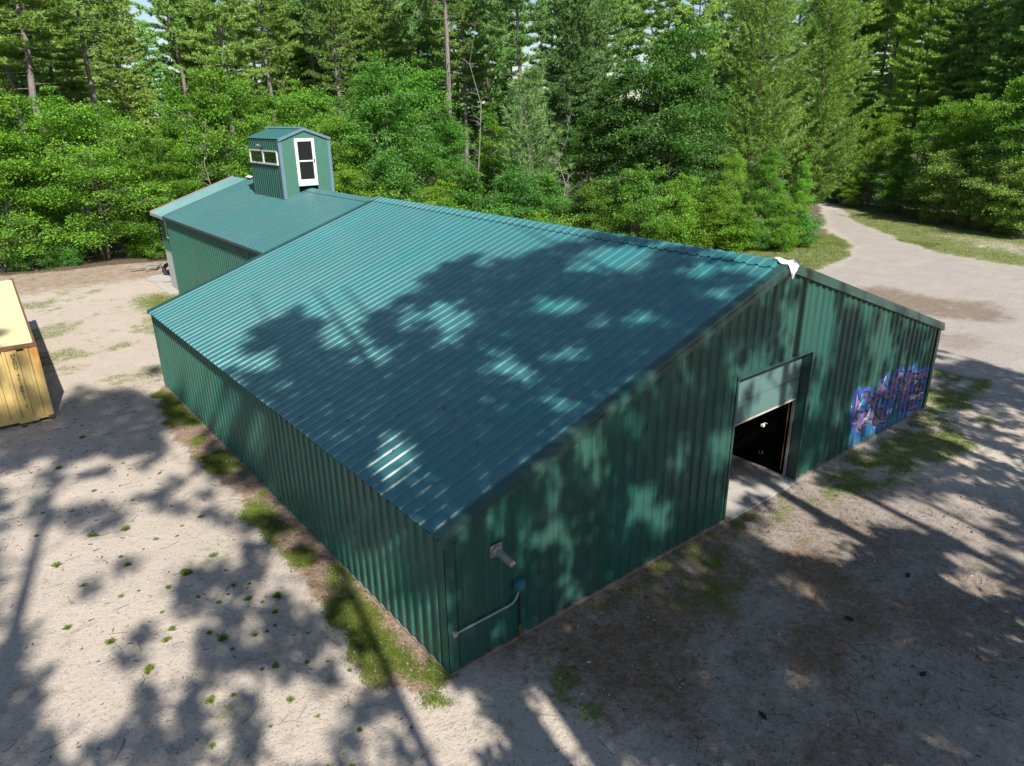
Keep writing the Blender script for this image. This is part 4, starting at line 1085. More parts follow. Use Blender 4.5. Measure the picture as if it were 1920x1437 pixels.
PROTO = {
    'A': [leafy(12, 4.0, .10, 52, 11, 66, .150, .17, stems=s, rx=.66) for s in (3, 2, 1)],
    'B': [leafy(13, 2.9, .12, 48, 10, 62, .145, .15, stems=s, rx=.58, egg=.38) for s in (1, 2)],
    'C': [leafy(7.5, 2.9, .08, 36, 10, 60, .145, .09, stems=s, rx=.62, egg=.40) for s in (2, 3)],
    'D': [leafy(3.2, 1.7, .05, 26, 8, 50, .12, .05, stems=s, rx=.42, egg=.45) for s in (4, 3, 3)],
    'P': [pine(27, b, 3.6, .95, 6, 19, .27, .05, .12, stubs=20, fill=.8) for b in (.42, .52, .62)],
    'Q': [pine(24, b, 3.9, .80, 6, 18, .25, .12, .10, stubs=12, fill=.9) for b in (.22, .30)] + [pine(24, .25, 3.6, .70, 6, 18, .25, -.02, .02, stubs=16, droop=.12, fill=.92, wid=.036)],
    'Y': [pine(11, .04, 2.7, .50, 5, 13, .13, .55, .22, nl=.36, top=.75, stubs=3, wid=.026)],
    'G': [pine(22, .06, 5.2, .70, 6, 12, .27, .42, .16, nl=.38, top=.62, stubs=4, wid=.03)],
}
def snag(h, tr):
    mb = MB(); pts = [(rnd(-.1, .1) * i, rnd(-.1, .1) * i, h * i / 6) for i in range(7)]
    mb.tube(pts, [tr * (1 - .9 * i / 6) + .006 for i in range(7)], 7); br = MB()
    for q in range(26):
        t = rnd(.35, .98); i = min(5, int(t * 6)); p = Vector(pts[i]).lerp(Vector(pts[i + 1]), t * 6 - i); a = rnd(0, 6.28); l_ = rnd(.5, 2.0) * (1.25 - t)
        e = p + Vector((math.cos(a) * l_, math.sin(a) * l_, rnd(.0, .7) * l_)); m_ = p.lerp(e, .5) + Vector((0, 0, .1 * l_))
        br.tube([p, m_, e], [.022, .014, .005], 4, cap=False)
        for w in range(3): br.tube([m_, m_ + Vector((rnd(-.4, .4), rnd(-.4, .4), rnd(.0, .4))) * l_], [.009, .003], 3, cap=False)
    return tuple(m_.build('snag', M_SNAG) for m_ in (mb, br)) + (h,)
M_SNAG = plain('bleached_dead_wood', (.21, .19, .17), .9, var=.25)
TINTS = {'L': [(.95, 1.0, .9), (1.15, 1.1, .8), (1.1, 1.2, .9), (.75, .95, 1.15), (.50, .62, .85), (1.7, 1.25, 2.2)],
         'N': [(1.0, 1.04, .8), (.95, 1.0, .9), (.75, .88, .9), (.9, 1.1, 1.25), (.98, 1.15, .70), (1, 1, 1)]}
NAMES = {'A': ('leafy_tree', 'tree', 'broad leafy tree'), 'B': ('slender_tree', 'tree', 'tall slender leafy tree'), 'C': ('young_tree', 'tree', 'low young leafy tree'),
         'D': ('bush', 'bush', 'green leafy bush'), 'P': ('pine_tree', 'pine', 'tall bare-trunked pine'), 'Q': ('pine_tree', 'pine', 'full-crowned pine'),
         'Y': ('young_pine', 'pine', 'bluish feathery young pine'), 'G': ('pine_tree', 'pine', 'great bright pine with upswept boughs')}
GROUPS = {'tree': 'leafy trees along the wood edge', 'bush': 'bushes along the wood edge', 'pine': 'pines standing in the wood'}
TREES = """
A -2.1 47.7 11.6 1 0
A 3.5 47.1 11.4 1.05 1
A 0.3 51.5 8.9 1 0
A 6.8 46.5 8.6 0.9 1
B 10.0 48.8 8.0 1 2
B 6.8 52.6 11.1 1 0
A 12.6 49.1 13.5 0.95 2
B 16.2 47.9 11.6 1 0
A 17.7 45.1 12.1 0.9 2
B 11.8 53.5 12.9 1 2
A 20.5 39.3 13.8 1.0 3
A 24.8 41.4 13.5 0.95 3
A 18.2 40.5 10.0 0.8 1
B 26.1 38.3 9.9 0.9 3
C 19.2 35.5 7.3 1 3
C 16.4 35.8 6.4 1 1
C 20.8 32.2 5.3 1 1
C 22.7 30.9 6.3 1 3
C 25.0 29.1 6.2 1 3
B 30.6 40.0 10.4 1 0
C 28.0 29.2 5.7 1 3
C 29.4 26.6 5.1 1 0
C 31.2 24.6 6.1 1 0
B 32.3 32.0 8.9 0.9 4
B 34.4 30.0 13.9 1.1 4
A 36.0 26.7 15.7 0.95 4
A 39.9 26.8 14.3 0.9 4
C 33.9 23.1 5.4 1 0
C 36.1 21.9 4.8 1 1
A 38.5 21.9 6.9 0.7 1
B 39.8 19.9 7.2 0.8 0
B 41.6 18.9 6.5 0.8 2
C 40.2 19.2 4.2 1 2
C 37.3 20.1 3.5 0.9 1
A 69.7 30.0 6.5 0.8 3
A 67.2 25.9 9.5 0.9 1
B 67.3 23.5 7.6 0.9 0
A 65.5 19.8 10.4 0.9 1
A 64.6 16.5 10.5 0.9 0
A 61.6 13.0 12.8 1 2
A 60.3 10.3 11.5 1 0
C 61.3 16.9 6.1 1.2 5
C 60.2 14.0 7.1 1.2 5
C 64.3 22.8 4.2 1.1 0
C 65.8 26.7 3.0 1.1 1
C 62.4 19.6 4.0 1.1 0
C 57.9 11.5 5.9 1.1 5
C 67.5 29.9 2.2 1 3
C 56.4 9.6 5.5 1 5
D 34.2 22.7 2.6 1.2 1
D 36.1 21.9 2.7 1.3 1
D 37.1 20.4 2.6 1.2 2
D 38.9 19.5 1.8 1.1 3
D 39.7 18.2 1.9 1.2 1
D 42.0 18.2 2.5 1.1 3
D 32.3 23.4 2.0 1 0
D 25.3 27.6 3.3 1 1
D 20.8 29.8 4.2 1 2
D 23.5 29.1 3.8 1 3
D 17.2 33.1 4.8 1 1
D -0.1 46.5 1.8 1 3
D 1.3 46.4 1.2 1 3
D 1.8 47.3 0.7 0.9 0
D -1.4 46.6 2.1 1 3
D 5.3 46.8 1.3 1.0 1
D 6.2 45.6 2.1 1.1 0
D 7.3 44.3 1.4 1 1
D 1.2 48.4 2.3 1.2 3
D 8.4 43.0 2.4 1 1
D 7.4 47.4 2.8 1.2 2
D 67.0 26.5 0.7 1 3
D 64.8 21.7 0.7 1.2 3
D 62.0 18.0 0.8 1.1 3
D 60.0 14.5 1.3 1 5
D 58.7 12.3 2.0 1.2 5
D 67.7 29.5 0.6 1 3
D 58.1 10.6 2.4 1.2 5
P 1.2 54.4 22.9 1 0
P 2.0 51.3 24.0 1.25 0
P 6.1 54.8 22.9 1 1
P 15.6 54.4 24.4 1 0
P 20.2 57.0 24.4 1 0
P 14.7 63.1 23.7 1 1
P 25.6 54.7 24.3 0.9 1
P 30.6 54.3 23.6 1 0
P 29.5 43.2 26.3 1.1 2
P 35.2 49.0 25.6 1 0
P 35.4 41.3 25.5 1 2
P 26.2 61.0 24.7 1 1
Q 39.8 40.1 23.8 1 2
Y 28.7 31.9 11.8 1 3
Q 44.1 41.5 20.7 1 2
G 46.6 26.0 19.8 1 4
G 55.9 26.0 19.0 1 4
P 70.9 32.0 26.6 1.05 0
P 76.7 33.8 26.3 1 0
Q 77.8 31.7 24.2 1 0
P 74.6 29.0 25.7 1 0
Q 73.9 25.8 24.2 1 0
P 72.9 23.0 23.2 1 1
Q 73.5 21.5 21.3 1 2
Q 72.3 18.8 20.4 1 1
Q 71.0 16.3 21.1 1 2
Q 69.8 13.5 21.7 1 1
Q 4.9 63.1 21.2 1 1
Q 0.6 61.5 21.6 1 1
Q 11.1 68.1 20.1 1 0
Q 15.9 77.2 18.1 0.9 3
Q 17.8 68.4 22.0 1 1
Q 25.9 65.5 21.4 1 0
Q 31.9 62.7 23.4 1 0
Q 36.1 58.0 23.5 1 2
Q 40.7 52.4 22.7 1 2
Y 46.4 29.7 10.2 1 2
Q -1.1 84.7 26.5 1 1
Q 1.5 97.4 28.3 1 0
Q 3.8 88.0 24.0 1 1
Q 4.2 77.5 20.5 1 0
Q 6.9 84.4 23.4 1 2
P 7.8 74.9 22.6 1 1
Q 10.7 86.2 22.0 1 0
Q 10.8 72.1 23.9 1 1
P 16.3 94.4 29.2 1 1
Q 18.9 72.8 25.4 1 0
Q 22.4 79.6 23.0 1 2
P 20.2 66.1 18.9 1 0
Q 29.2 84.3 29.9 1 0
P 31.1 80.3 27.0 1 0
Q 27.3 68.4 20.8 1 0
Q 29.2 66.0 25.4 1 2
Q 36.8 78.1 29.7 1 2
Q 34.5 65.5 27.2 1 0
Q 43.7 78.8 23.2 1 1
Q 39.6 66.9 20.4 1 0
Q 43.1 65.6 26.0 1 1
P 39.8 57.0 23.6 1 0
P 55.0 75.8 26.7 1 2
Q 55.2 70.0 22.4 1 2
P 55.4 67.3 26.4 1 0
P 63.7 70.9 31.7 1 2
Q 50.5 53.2 26.1 1 2
Q 56.1 56.0 21.3 1 0
P 54.1 49.6 26.4 1 1
P 57.2 49.5 26.5 1 0
P 67.9 55.8 24.3 1 0
P 57.7 44.4 23.6 1 0
P 59.3 41.7 22.2 1 0
Q 79.8 54.0 30.5 1 2
Q 75.7 48.1 25.6 1 0
Q 79.3 49.1 23.0 1 2
P 67.8 37.4 24.8 1 2
P 71.6 38.3 25.1 1 1
P 90.5 45.5 25.3 1 0
Q 94.5 45.3 23.9 1 0
Q 91.6 40.7 25.7 1 2
P 102.6 43.5 29.2 1 0
Q 81.4 30.4 21.0 1 0
Q 96.9 34.3 23.2 1 2
Q 97.7 32.9 23.1 1 1
Q 86.7 26.1 21.8 1 2
P 97.5 27.2 25.1 1 2
P 85.8 21.4 20.2 1 1
Q 104.8 25.1 21.6 1 1
Q 107.0 24.4 28.9 1 1
A -0.8 62.9 8.8 0.9 2
A 1.4 65.3 10.4 0.9 2
B 3.9 57.3 8.7 0.9 2
B 5.9 55.0 10.5 0.9 0
B 9.9 54.7 10.1 0.9 4
A 13.1 60.1 9.3 0.9 1
A 16.4 56.9 8.5 0.9 1
B 20.9 57.8 9.1 0.9 2
B 22.3 51.0 10.9 0.9 0
B 24.6 49.7 11.6 0.9 0
B 32.9 57.4 13.1 0.9 3
B 33.4 51.7 7.9 0.9 4
A 41.4 54.7 10.9 0.9 4
A 40.1 45.0 9.7 0.9 0
A 45.3 46.8 7.7 0.9 4
A 42.5 37.3 8.0 0.9 4
A 51.3 38.8 10.7 0.9 3
A 49.0 34.0 10.8 0.9 3
A 54.5 32.3 7.3 0.9 2
A 55.7 29.9 7.4 0.9 0
B 74.3 35.4 9.3 0.9 0
B 73.6 30.5 10.5 0.9 0
B 80.5 28.8 7.1 0.9 4
B 85.9 25.8 9.5 0.9 2
B 81.6 21.3 7.8 0.9 0
B 77.6 16.7 8.3 0.9 2
"""
ORD = 'first second third fourth fifth sixth seventh eighth ninth tenth eleventh twelfth thirteenth fourteenth fifteenth sixteenth seventeenth eighteenth nineteenth twentieth'.split()
def column(p):
    d = Vector(p) - CAM; return 960 + 1329.7 * d.dot(cr) / -d.dot(cb)
ZONES = ((330, 'beyond the yellow container'), (640, 'behind the lookout cabin'), (1050, 'behind the middle roof ridge'), (1560, 'behind the near ridge end'), (99999, 'across the gravel road'))
made = {}
cnt = {}
for ln_ in TREES.strip().split('\n'):
    kd, x, y, h, wf, ti = ln_.split(); x, y, h, wf, ti = float(x), float(y), float(h), float(wf), int(ti)
    lst = PROTO[kd]; q = cnt.get(kd, 0); cnt[kd] = q + 1
    tm, cm, ph = lst[q % len(lst)]
    nm, cat, adj = NAMES[kd]
    s_ = h / ph; w_ = s_ * wf * rnd(.92, 1.1)
    if kd in 'PQG': w_ = (s_ * .5 + .5) * wf * rnd(.9, 1.1)
    r = empty(nm, (x, y, -.05), rnd(0, 6.28)); r.scale = (w_, w_, s_)
    far_ = (Vector((x, y, 0)) - CAM).length > 74 and kd in 'PQ'  # far pines get a brighter tint to offset the shade between them
    for part, me in (('trunk', tm), ('crown', cm)):
        o = link(bpy.data.objects.new(part, me), r)
        t_ = TINTS['N' if kd in 'PQYG' else 'L'][ti]; j = rnd(.82, 1.18) * (1.3 if far_ else 1)
        o.color = (t_[0] * j * rnd(.9, 1.12), t_[1] * j, t_[2] * j * rnd(.85, 1.15), 1)
    px = column((x, y, 5)); dist = (Vector((x, y, 0)) - CAM).length
    zone = next(z for lim, z in ZONES if px < lim)
    far = cat != 'bush' and dist > (92 if px > 1560 else 74)
    r['category'] = cat; r['group'] = GROUPS[cat]
    made.setdefault((adj, zone, far), []).append((px, r))
for (adj, zone, far), L_ in made.items():
    L_.sort(key=lambda t: t[0])
    kind = adj.split()[-1] if 'upswept' not in adj else 'pine'
    for i, (px, r) in enumerate(L_):
        dp = 'deep in wood ' if far else ''
        if len(L_) == 1: r['label'] = f'{adj} {dp}{zone}'
        elif i == 0: r['label'] = f'leftmost {adj} {dp}{zone}'
        elif i == len(L_) - 1: r['label'] = f'rightmost {adj} {dp}{zone}'
        else: r['label'] = f'{adj} {dp}{zone}, {ORD[i]} from left'

# bare dead trees at the wood edge
for x, y, h, lab in ((24.2, 32.0, 14.5, 'tall thin bleached dead tree among the dark leafy trees behind the roof ridge'), (28.9, 28.9, 9.0, 'short bare dead tree with grey twigs behind the near part of the ridge'), (10.5, 45.6, 9.0, 'bare grey dead tree standing behind the rear wing')):
    a_, b_, hh2 = snag(h, .055)
    r = empty('dead_tree', (x, y, -.05)); tag(r, lab, 'dead tree')
    a_.name = 'trunk'; b_.name = 'branches'; a_.parent = r; b_.parent = r
# the wood goes on behind: one leafy mass nobody could count
S = []
for i in range(2600):
    a = rnd(R_(8), R_(104)); d = rnd(112, 150) if a > R_(30) else rnd(125, 165)
    S.append((CAM.x + d * math.cos(a), CAM.y + d * math.sin(a), abs(rnd(-2, 14)), rnd(.8, 1.5)))
fw = link(bpy.data.objects.new('far_woods', sprays_to_mesh('far_woods', S, 16, .95, 2.0, .5, M_LEAF, up=.2)))
fw.color = (.8, .9, .8, 1)
tag(fw, 'dark mass of far woodland seen between the trunks', 'woods', kind='stuff')

# ---------------- tall trees on the sunny side, behind the viewpoint: crowns shaped to throw the dappled shade
SHADE_RUNS = (
5,2, 4,1, 5,1, 6,1, 7,1, 6,1, 5,1, 7,2, 6,1, 5,2, 6,1, 5,1, 4,2, 5,1, 6,1, 5,3, 7,2, 6,1, 5,1, 6,1, 7,1, 5,1, 4,2, 5,2, 4,2, 6,1, 7,1, 6,1, 5,1, 6,1, 
7,2, 5,3, 6,1, 5,1, 4,2, 6,2, 5,2, 6,1, 7,1, 6,1, 5,1, 6,1, 7,1, 6,1, 4,2, 5,2, 4,2, 5,1, 6,1, 7,1, 5,1, 6,1, 7,2, 6,1, 5,2, 6,1, 5,1, 4,2, 5,1, 6,1, 
5,2, 6,1, 7,2, 6,1, 5,1, 6,2, 5,1, 4,2, 5,2, 4,2, 6,1, 7,1, 6,1, 5,1, 6,1, 7,2, 5,2, 6,1, 4,1, 3,1, 5,1, 6,1, 8,1, 7,1, 5,3, 6,1, 5,1, 6,2, 5,1, 4,1, 
3,1, 5,1, 7,2, 6,1, 5,1, 6,2, 5,1, 6,1, 7,2, 5,1, 4,1, 3,1, 5,1, 6,3, 5,1, 6,1, 5,2, 6,1, 8,1, 7,1, 5,1, 3,2, 5,1, 6,1, 5,4, 4,1, 5,1, 7,1, 8,1, 7,1, 
5,1, 4,2, 5,5, 4,1, 3,1, 5,1, 7,1, 8,1, 7,1, 5,5, 6,2, 5,1, 3,2, 5,1, 7,2, 6,1, 5,1, 6,2, 5,1, 6,1, 7,2, 5,1, 3,2, 5,1, 7,1, 6,1, 5,1, 6,2, 5,2, 7,1, 
8,1, 7,1, 5,1, 3,1, 4,1, 5,1, 3,1, 4,1, 6,2, 7,1, 6,1, 4,1, 3,1, 4,1, 6,1, 7,2, 6,1, 4,2, 5,1, 6,1, 7,2, 6,1, 4,2, 5,1, 6,1, 7,2, 6,1, 4,2, 5,1, 6,1, 
7,2, 6,1, 4,3, 6,1, 7,2, 6,1, 5,1, 4,2, 6,1, 7,2, 6,1, 4,3, 6,1, 7,1, 6,2, 4,1, 3,1, 4,1, 6,1, 7,1, 6,2, 4,1, 3,1, 4,1, 6,1, 7,2, 5,1, 4,1, 3,1, 5,1, 
6,1, 7,2, 5,1, 4,2, 5,1, 6,1, 7,2, 5,1, 4,2, 5,1, 6,1, 7,2, 5,1, 4,2, 5,1, 6,1, 8,1, 7,1, 5,1, 4,2, 5,1, 6,1, 8,1, 7,1, 5,1, 4,2, 5,1, 6,1, 4,1, 5,6, 
3,1, 4,1, 6,1, 8,1, 7,1, 6,1, 5,2, 6,1, 5,2, 6,2, 4,1, 3,1, 4,1, 6,1, 7,2, 5,1, 6,3, 5,1, 6,1, 7,1, 6,1, 4,1, 3,1, 4,1, 6,1, 7,1, 6,1, 5,1, 6,2, 5,1, 
6,1, 7,2, 5,1, 4,1, 3,1, 5,1, 6,1, 5,4, 4,1, 5,1, 6,1, 8,1, 7,1, 5,1, 4,2, 5,5, 4,1, 3,1, 4,1, 6,1, 8,1, 7,1, 5,3, 6,1, 5,2, 6,1, 5,1, 4,1, 3,1, 5,1, 
7,2, 6,1, 5,1, 6,4, 7,2, 5,1, 4,1, 3,1, 5,1, 6,3, 5,1, 6,1, 5,2, 6,4, 4,2, 5,1, 6,1, 5,1, 4,1, 5,1, 7,2, 6,2, 7,2, 6,1, 4,2, 5,2, 4,2, 5,1, 6,1, 5,2, 
6,1, 7,2, 6,1, 5,1, 6,2, 5,1, 4,2, 5,2, 4,2, 6,1, 7,1, 6,1, 5,1, 6,1, 7,1, 6,1, 5,1, 4,1, 5,2, 4,1, 3,1, 4,1, 6,2, 5,1, 8,2, 7,1, 6,1, 5,1, 6,2, 5,1, 
4,2, 5,1, 6,1, 5,1, 4,1, 5,1, 7,2, 6,2, 7,2, 5,1, 4,1, 5,3, 4,2, 5,1, 6,1, 5,2, 6,1, 7,2, 5,2, 6,2, 5,1, 4,2, 5,2, 4,1, 5,1, 6,1, 7,1, 6,1, 5,1, 6,1, 
7,2, 6,1, 4,1, 3,1, 4,1, 6,2, 5,3, 4,2, 6,1, 7,2, 6,1, 4,2, 5,4, 6,1, 4,1, 3,1, 4,1, 6,1, 7,2, 6,1, 5,2, 6,1, 5,1, 6,3, 4,1, 3,1, 4,1, 6,1, 7,2, 5,2, 
6,1, 5,1, 6,1, 7,2, 6,1, 4,1, 3,1, 8,2, 1,3, 8,3, 6,1, 8,1, 7,1, 6,1, 4,1, 3,1, 5,1, 6,2, 5,3, 4,2, 6,1, 8,1, 7,1, 5,1, 4,2, 5,5, 4,1, 3,1, 4,1, 6,1, 
8,1, 7,1, 5,3, 6,1, 5,1, 6,2, 5,1, 4,1, 3,1, 5,1, 6,1, 8,1, 7,1, 4,1, 6,1, 7,1, 6,2, 4,1, 3,1, 4,1, 6,1, 7,2, 6,1, 4,1, 3,1, 4,1, 6,2, 7,1, 6,1, 4,1, 
3,1, 4,1, 6,1, 7,2, 6,1, 4,2, 5,1, 6,1, 7,2, 6,1, 4,2, 5,1, 6,1, 7,2, 6,1, 5,1, 4,1, 5,1, 6,1, 7,2, 6,1, 5,1, 4,2, 6,1, 7,1, 8,13, 7,1, 6,2, 4,1, 
3,1, 4,1, 6,1, 7,2, 6,1, 4,1, 3,1, 5,1, 6,2, 7,1, 6,1, 4,1, 3,1, 5,1, 6,1, 7,2, 6,1, 4,2, 5,1, 6,1, 7,2, 6,1, 4,2, 5,1, 6,1, 8,1, 7,1, 5,2, 4,1, 5,1, 
6,1, 8,1, 4,1, 5,6, 3,1, 4,1, 6,1, 8,1, 7,1, 6,1, 5,2, 6,1, 5,2, 6,2, 4,1, 3,1, 4,1, 6,1, 7,2, 5,1, 6,3, 5,1, 6,1, 7,1, 6,1, 4,1, 3,1, 4,1, 6,1, 7,1, 
6,1, 5,1, 6,2, 5,1, 6,1, 7,2, 5,1, 4,1, 6,1, 8,14, 1,1, 8,1, 1,2, 5,1, 4,1, 3,1, 4,1, 6,1, 8,1, 7,1, 5,3, 6,1, 5,2, 6,1, 5,1, 4,1, 3,1, 5,1, 7,2, 
6,1, 5,1, 6,4, 7,2, 5,1, 4,1, 3,1, 5,1, 6,2, 5,2, 6,2, 5,1, 6,3, 5,1, 4,2, 5,1, 6,1, 5,1, 4,1, 6,1, 7,2, 6,2, 7,2, 5,1, 4,2, 5,2, 4,2, 6,2, 5,2, 6,1, 
7,2, 5,2, 6,2, 4,2, 5,3, 4,1, 5,1, 7,2, 6,1, 5,1, 6,1, 7,1, 8,23, 5,2, 6,1, 7,1, 6,1, 5,1, 6,1, 7,2, 5,1, 4,1, 5,3, 4,2, 6,2, 5,2, 7,2, 6,1, 5,2, 
6,2, 4,2, 5,1, 6,1, 5,1, 4,1, 5,1, 7,2, 6,1, 5,1, 7,1, 6,1, 4,1, 3,1, 4,1, 6,1, 7,2, 6,1, 5,4, 7,1, 8,1, 6,1, 4,1, 3,1, 4,1, 6,2, 5,4, 4,1, 6,1, 7,2, 
6,1, 4,1, 3,1, 4,1, 5,3, 6,1, 5,1, 3,1, 4,1, 6,1, 7,2, 6,1, 1,1, 8,9, 4,2, 8,12, 1,5, 5,2, 6,1, 7,2, 6,1, 4,1, 3,1, 4,1, 6,2, 5,3, 4,2, 6,1, 7,2, 
6,1, 4,1, 3,1, 5,5, 4,1, 3,1, 4,1, 6,1, 7,2, 6,1, 4,1, 6,1, 5,1, 4,1, 5,2, 7,1, 8,1, 6,1, 5,1, 4,2, 5,1, 7,2, 6,1, 5,1, 4,2, 5,1, 7,2, 6,1, 5,1, 4,2, 
5,1, 7,2, 6,1, 5,1, 4,2, 6,1, 7,2, 6,1, 4,1, 3,1, 4,1, 6,2, 8,1, 1,3, 8,23, 1,8, 7,1, 6,1, 5,1, 4,2, 6,1, 7,2, 6,1, 5,1, 4,2, 6,1, 7,2, 6,1, 5,1, 
4,2, 6,1, 7,2, 6,1, 4,1, 3,1, 4,1, 6,4, 4,1, 3,1, 5,2, 6,1, 5,3, 6,1, 4,1, 3,1, 4,1, 6,1, 7,2, 6,1, 5,1, 6,2, 5,1, 6,1, 7,1, 6,1, 4,1, 3,1, 4,1, 6,1, 
7,1, 6,1, 5,1, 6,2, 5,1, 6,1, 7,2, 6,1, 4,1, 3,1, 4,1, 0,3, 8,1, 1,3, 8,15, 4,1, 8,9, 1,7, 8,1, 6,2, 5,1, 6,1, 7,1, 6,1, 4,1, 3,1, 4,1, 6,1, 7,1, 
6,1, 5,1, 6,2, 5,1, 6,1, 7,2, 6,1, 4,1, 3,1, 4,1, 6,1, 5,3, 6,1, 5,2, 6,2, 5,1, 4,1, 3,1, 5,1, 6,1, 5,1, 4,1, 5,1, 7,2, 5,1, 6,1, 7,2, 5,1, 4,2, 5,2, 
4,2, 5,1, 6,1, 5,2, 6,1, 7,2, 5,2, 6,2, 5,1, 3,2, 0,2, 3,2, 8,1, 1,2, 8,16, 4,2, 8,11, 1,6, 8,2, 4,1, 5,2, 4,2, 6,2, 5,2, 7,3, 5,2, 6,2, 4,2, 5,3, 
4,1, 5,1, 7,2, 6,1, 5,1, 7,2, 5,1, 3,1, 4,1, 5,1, 7,2, 6,1, 5,4, 7,1, 8,1, 6,1, 5,1, 3,1, 4,1, 5,1, 6,2, 5,2, 4,2, 5,1, 7,2, 6,1, 4,1, 3,6, 0,4, 
8,18, 4,2, 8,2, 1,6, 8,2, 1,8, 8,4, 6,2, 5,2, 4,2, 6,1, 7,2, 6,1, 4,1, 3,1, 5,4, 6,1, 5,1, 3,1, 4,1, 6,1, 7,2, 6,1, 4,1, 8,1, 7,1, 5,2, 4,1, 5,1, 
7,1, 8,1, 7,1, 5,1, 4,2, 5,1, 7,2, 6,1, 5,1, 4,2, 5,1, 7,2, 6,1, 5,1, 4,1, 3,1, 5,1, 6,2, 3,3, 0,2, 3,3, 0,3, 8,15, 4,1, 8,6, 1,17, 8,1, 4,6, 5,1, 
3,1, 4,1, 5,1, 6,3, 5,1, 3,1, 4,1, 5,1, 7,2, 6,1, 5,1, 3,1, 4,1, 5,1, 6,1, 7,1, 6,1, 5,1, 6,2, 5,1, 6,2, 5,2, 7,1, 8,1, 7,1, 5,1, 3,1, 4,1, 5,4, 6,1, 
5,1, 4,1, 5,1, 7,1, 8,1, 7,1, 5,1, 4,1, 9,1, 3,4, 0,3, 3,3, 0,3, 9,1, 4,3, 9,1, 6,1, 8,7, 4,5, 8,4, 1,15, 8,3, 4,9, 5,6, 4,2, 5,1, 7,2, 6,1, 5,1, 
6,2, 5,2, 6,3, 5,1, 3,1, 4,1, 6,1, 7,1, 6,1, 5,1, 6,1, 7,1, 6,1, 5,2, 6,2, 4,1, 3,1, 4,1, 6,2, 5,2, 6,1, 3,1, 9,2, 3,5, 0,3, 3,3, 0,3, 9,1, 4,2, 9,4, 
4,2, 9,3, 8,1, 4,5, 8,4, 1,11, 8,8, 4,10, 6,1, 4,2, 5,2, 4,2, 5,1, 6,1, 5,2, 6,1, 7,2, 5,1, 4,1, 5,1, 7,1, 6,1, 4,1, 3,1, 4,1, 6,1, 7,2, 6,1, 5,3, 
6,1, 7,2, 6,1, 4,1, 3,1, 4,1, 6,2, 9,1, 3,2, 0,2, 3,5, 0,1, 7,2, 3,3, 0,3, 9,7, 0,1, 9,6, 4,1, 9,3, 8,6, 1,8, 8,10, 4,12, 3,1, 5,1, 6,3, 5,1, 4,1, 
3,1, 4,1, 6,1, 7,2, 5,1, 4,1, 8,1, 7,1, 5,4, 7,1, 8,1, 7,1, 5,1, 4,2, 5,1, 7,2, 6,1, 5,1, 4,2, 5,1, 7,1, 9,1, 3,1, 0,3, 3,4, 7,5, 3,2, 0,3, 9,1, 4,1, 
9,1, 4,1, 9,3, 0,1, 9,6, 0,2, 9,5, 1,3, 6,1, 8,1, 1,4, 4,1, 8,13, 4,12, 5,1, 7,2, 6,1, 5,1, 4,2, 5,1, 6,1, 7,1, 6,1, 5,1, 6,1, 5,1, 6,3, 5,1, 6,1, 
7,2, 5,1, 3,1, 4,1, 5,1, 6,1, 5,2, 6,2, 5,2, 9,2, 0,4, 3,4, 7,5, 3,2, 6,1, 0,1, 9,2, 4,1, 9,2, 0,2, 4,1, 0,1, 9,4, 0,4, 9,4, 4,1, 9,1, 1,7, 6,2, 4,2, 
8,4, 2,1, 8,7, 4,13, 8,1, 6,1, 5,2, 6,1, 5,3, 6,1, 5,3, 7,1, 8,1, 6,1, 5,1, 4,1, 6,1, 5,1, 4,2, 5,2, 4,2, 5,1, 7,2, 6,1, 5,1, 9,2, 0,2, 3,5, 7,5, 
3,2, 6,2, 0,1, 9,1, 0,2, 4,2, 0,1, 9,1, 4,1, 9,5, 0,2, 9,5, 4,2, 9,1, 1,4, 9,4, 4,6, 9,2, 2,2, 8,7, 4,11, 8,3, 6,2, 4,1, 3,1, 4,1, 6,3, 7,2, 6,1, 
4,1, 3,1, 4,1, 6,4, 5,1, 4,2, 6,1, 7,2, 6,1, 4,2, 3,2, 0,4, 3,3, 7,5, 3,2, 6,1, 0,2, 8,1, 4,3, 0,1, 9,2, 4,1, 9,2, 0,1, 9,5, 1,2, 9,2, 1,1, 0,2, 1,1, 
9,6, 4,7, 9,1, 2,5, 9,4, 6,1, 8,1, 4,7, 8,8, 3,1, 4,1, 6,1, 7,4, 6,1, 5,2, 4,1, 6,1, 7,2, 6,1, 4,1, 3,1, 4,1, 6,4, 5,1, 4,2, 3,1, 0,5, 3,1, 0,1, 7,5, 
3,1, 0,2, 6,1, 0,1, 9,1, 8,6, 0,1, 4,1, 9,1, 0,2, 9,6, 1,1, 9,1, 0,4, 9,7, 4,7, 9,1, 2,4, 9,10, 4,2, 8,13, 7,1, 6,2, 5,1, 6,3, 5,1, 6,1, 7,2, 5,1, 
3,1, 4,1, 5,1, 6,1, 5,2, 6,2, 5,2, 3,1, 0,4, 3,1, 0,2, 7,5, 0,3, 6,1, 0,1, 9,1, 8,8, 0,3, 9,2, 4,1, 9,7, 0,1, 9,1, 2,7, 4,6, 9,1, 2,4, 9,11, 0,2, 
4,2, 8,13, 5,1, 4,1, 6,1, 7,2, 6,1, 5,2, 6,1, 5,1, 4,1, 5,3, 4,2, 6,1, 7,2, 3,2, 0,3, 3,2, 0,2, 3,1, 7,3, 3,2, 0,1, 6,2, 9,1, 8,1, 4,1, 8,10, 0,1, 
6,1, 9,9, 2,7, 4,4, 9,5, 2,6, 9,8, 0,4, 9,1, 4,1, 8,11, 4,1, 3,1, 5,1, 7,3, 5,1, 4,1, 5,2, 6,3, 5,1, 3,1, 4,1, 5,1, 7,1, 8,1, 3,2, 0,2, 3,5, 0,1, 
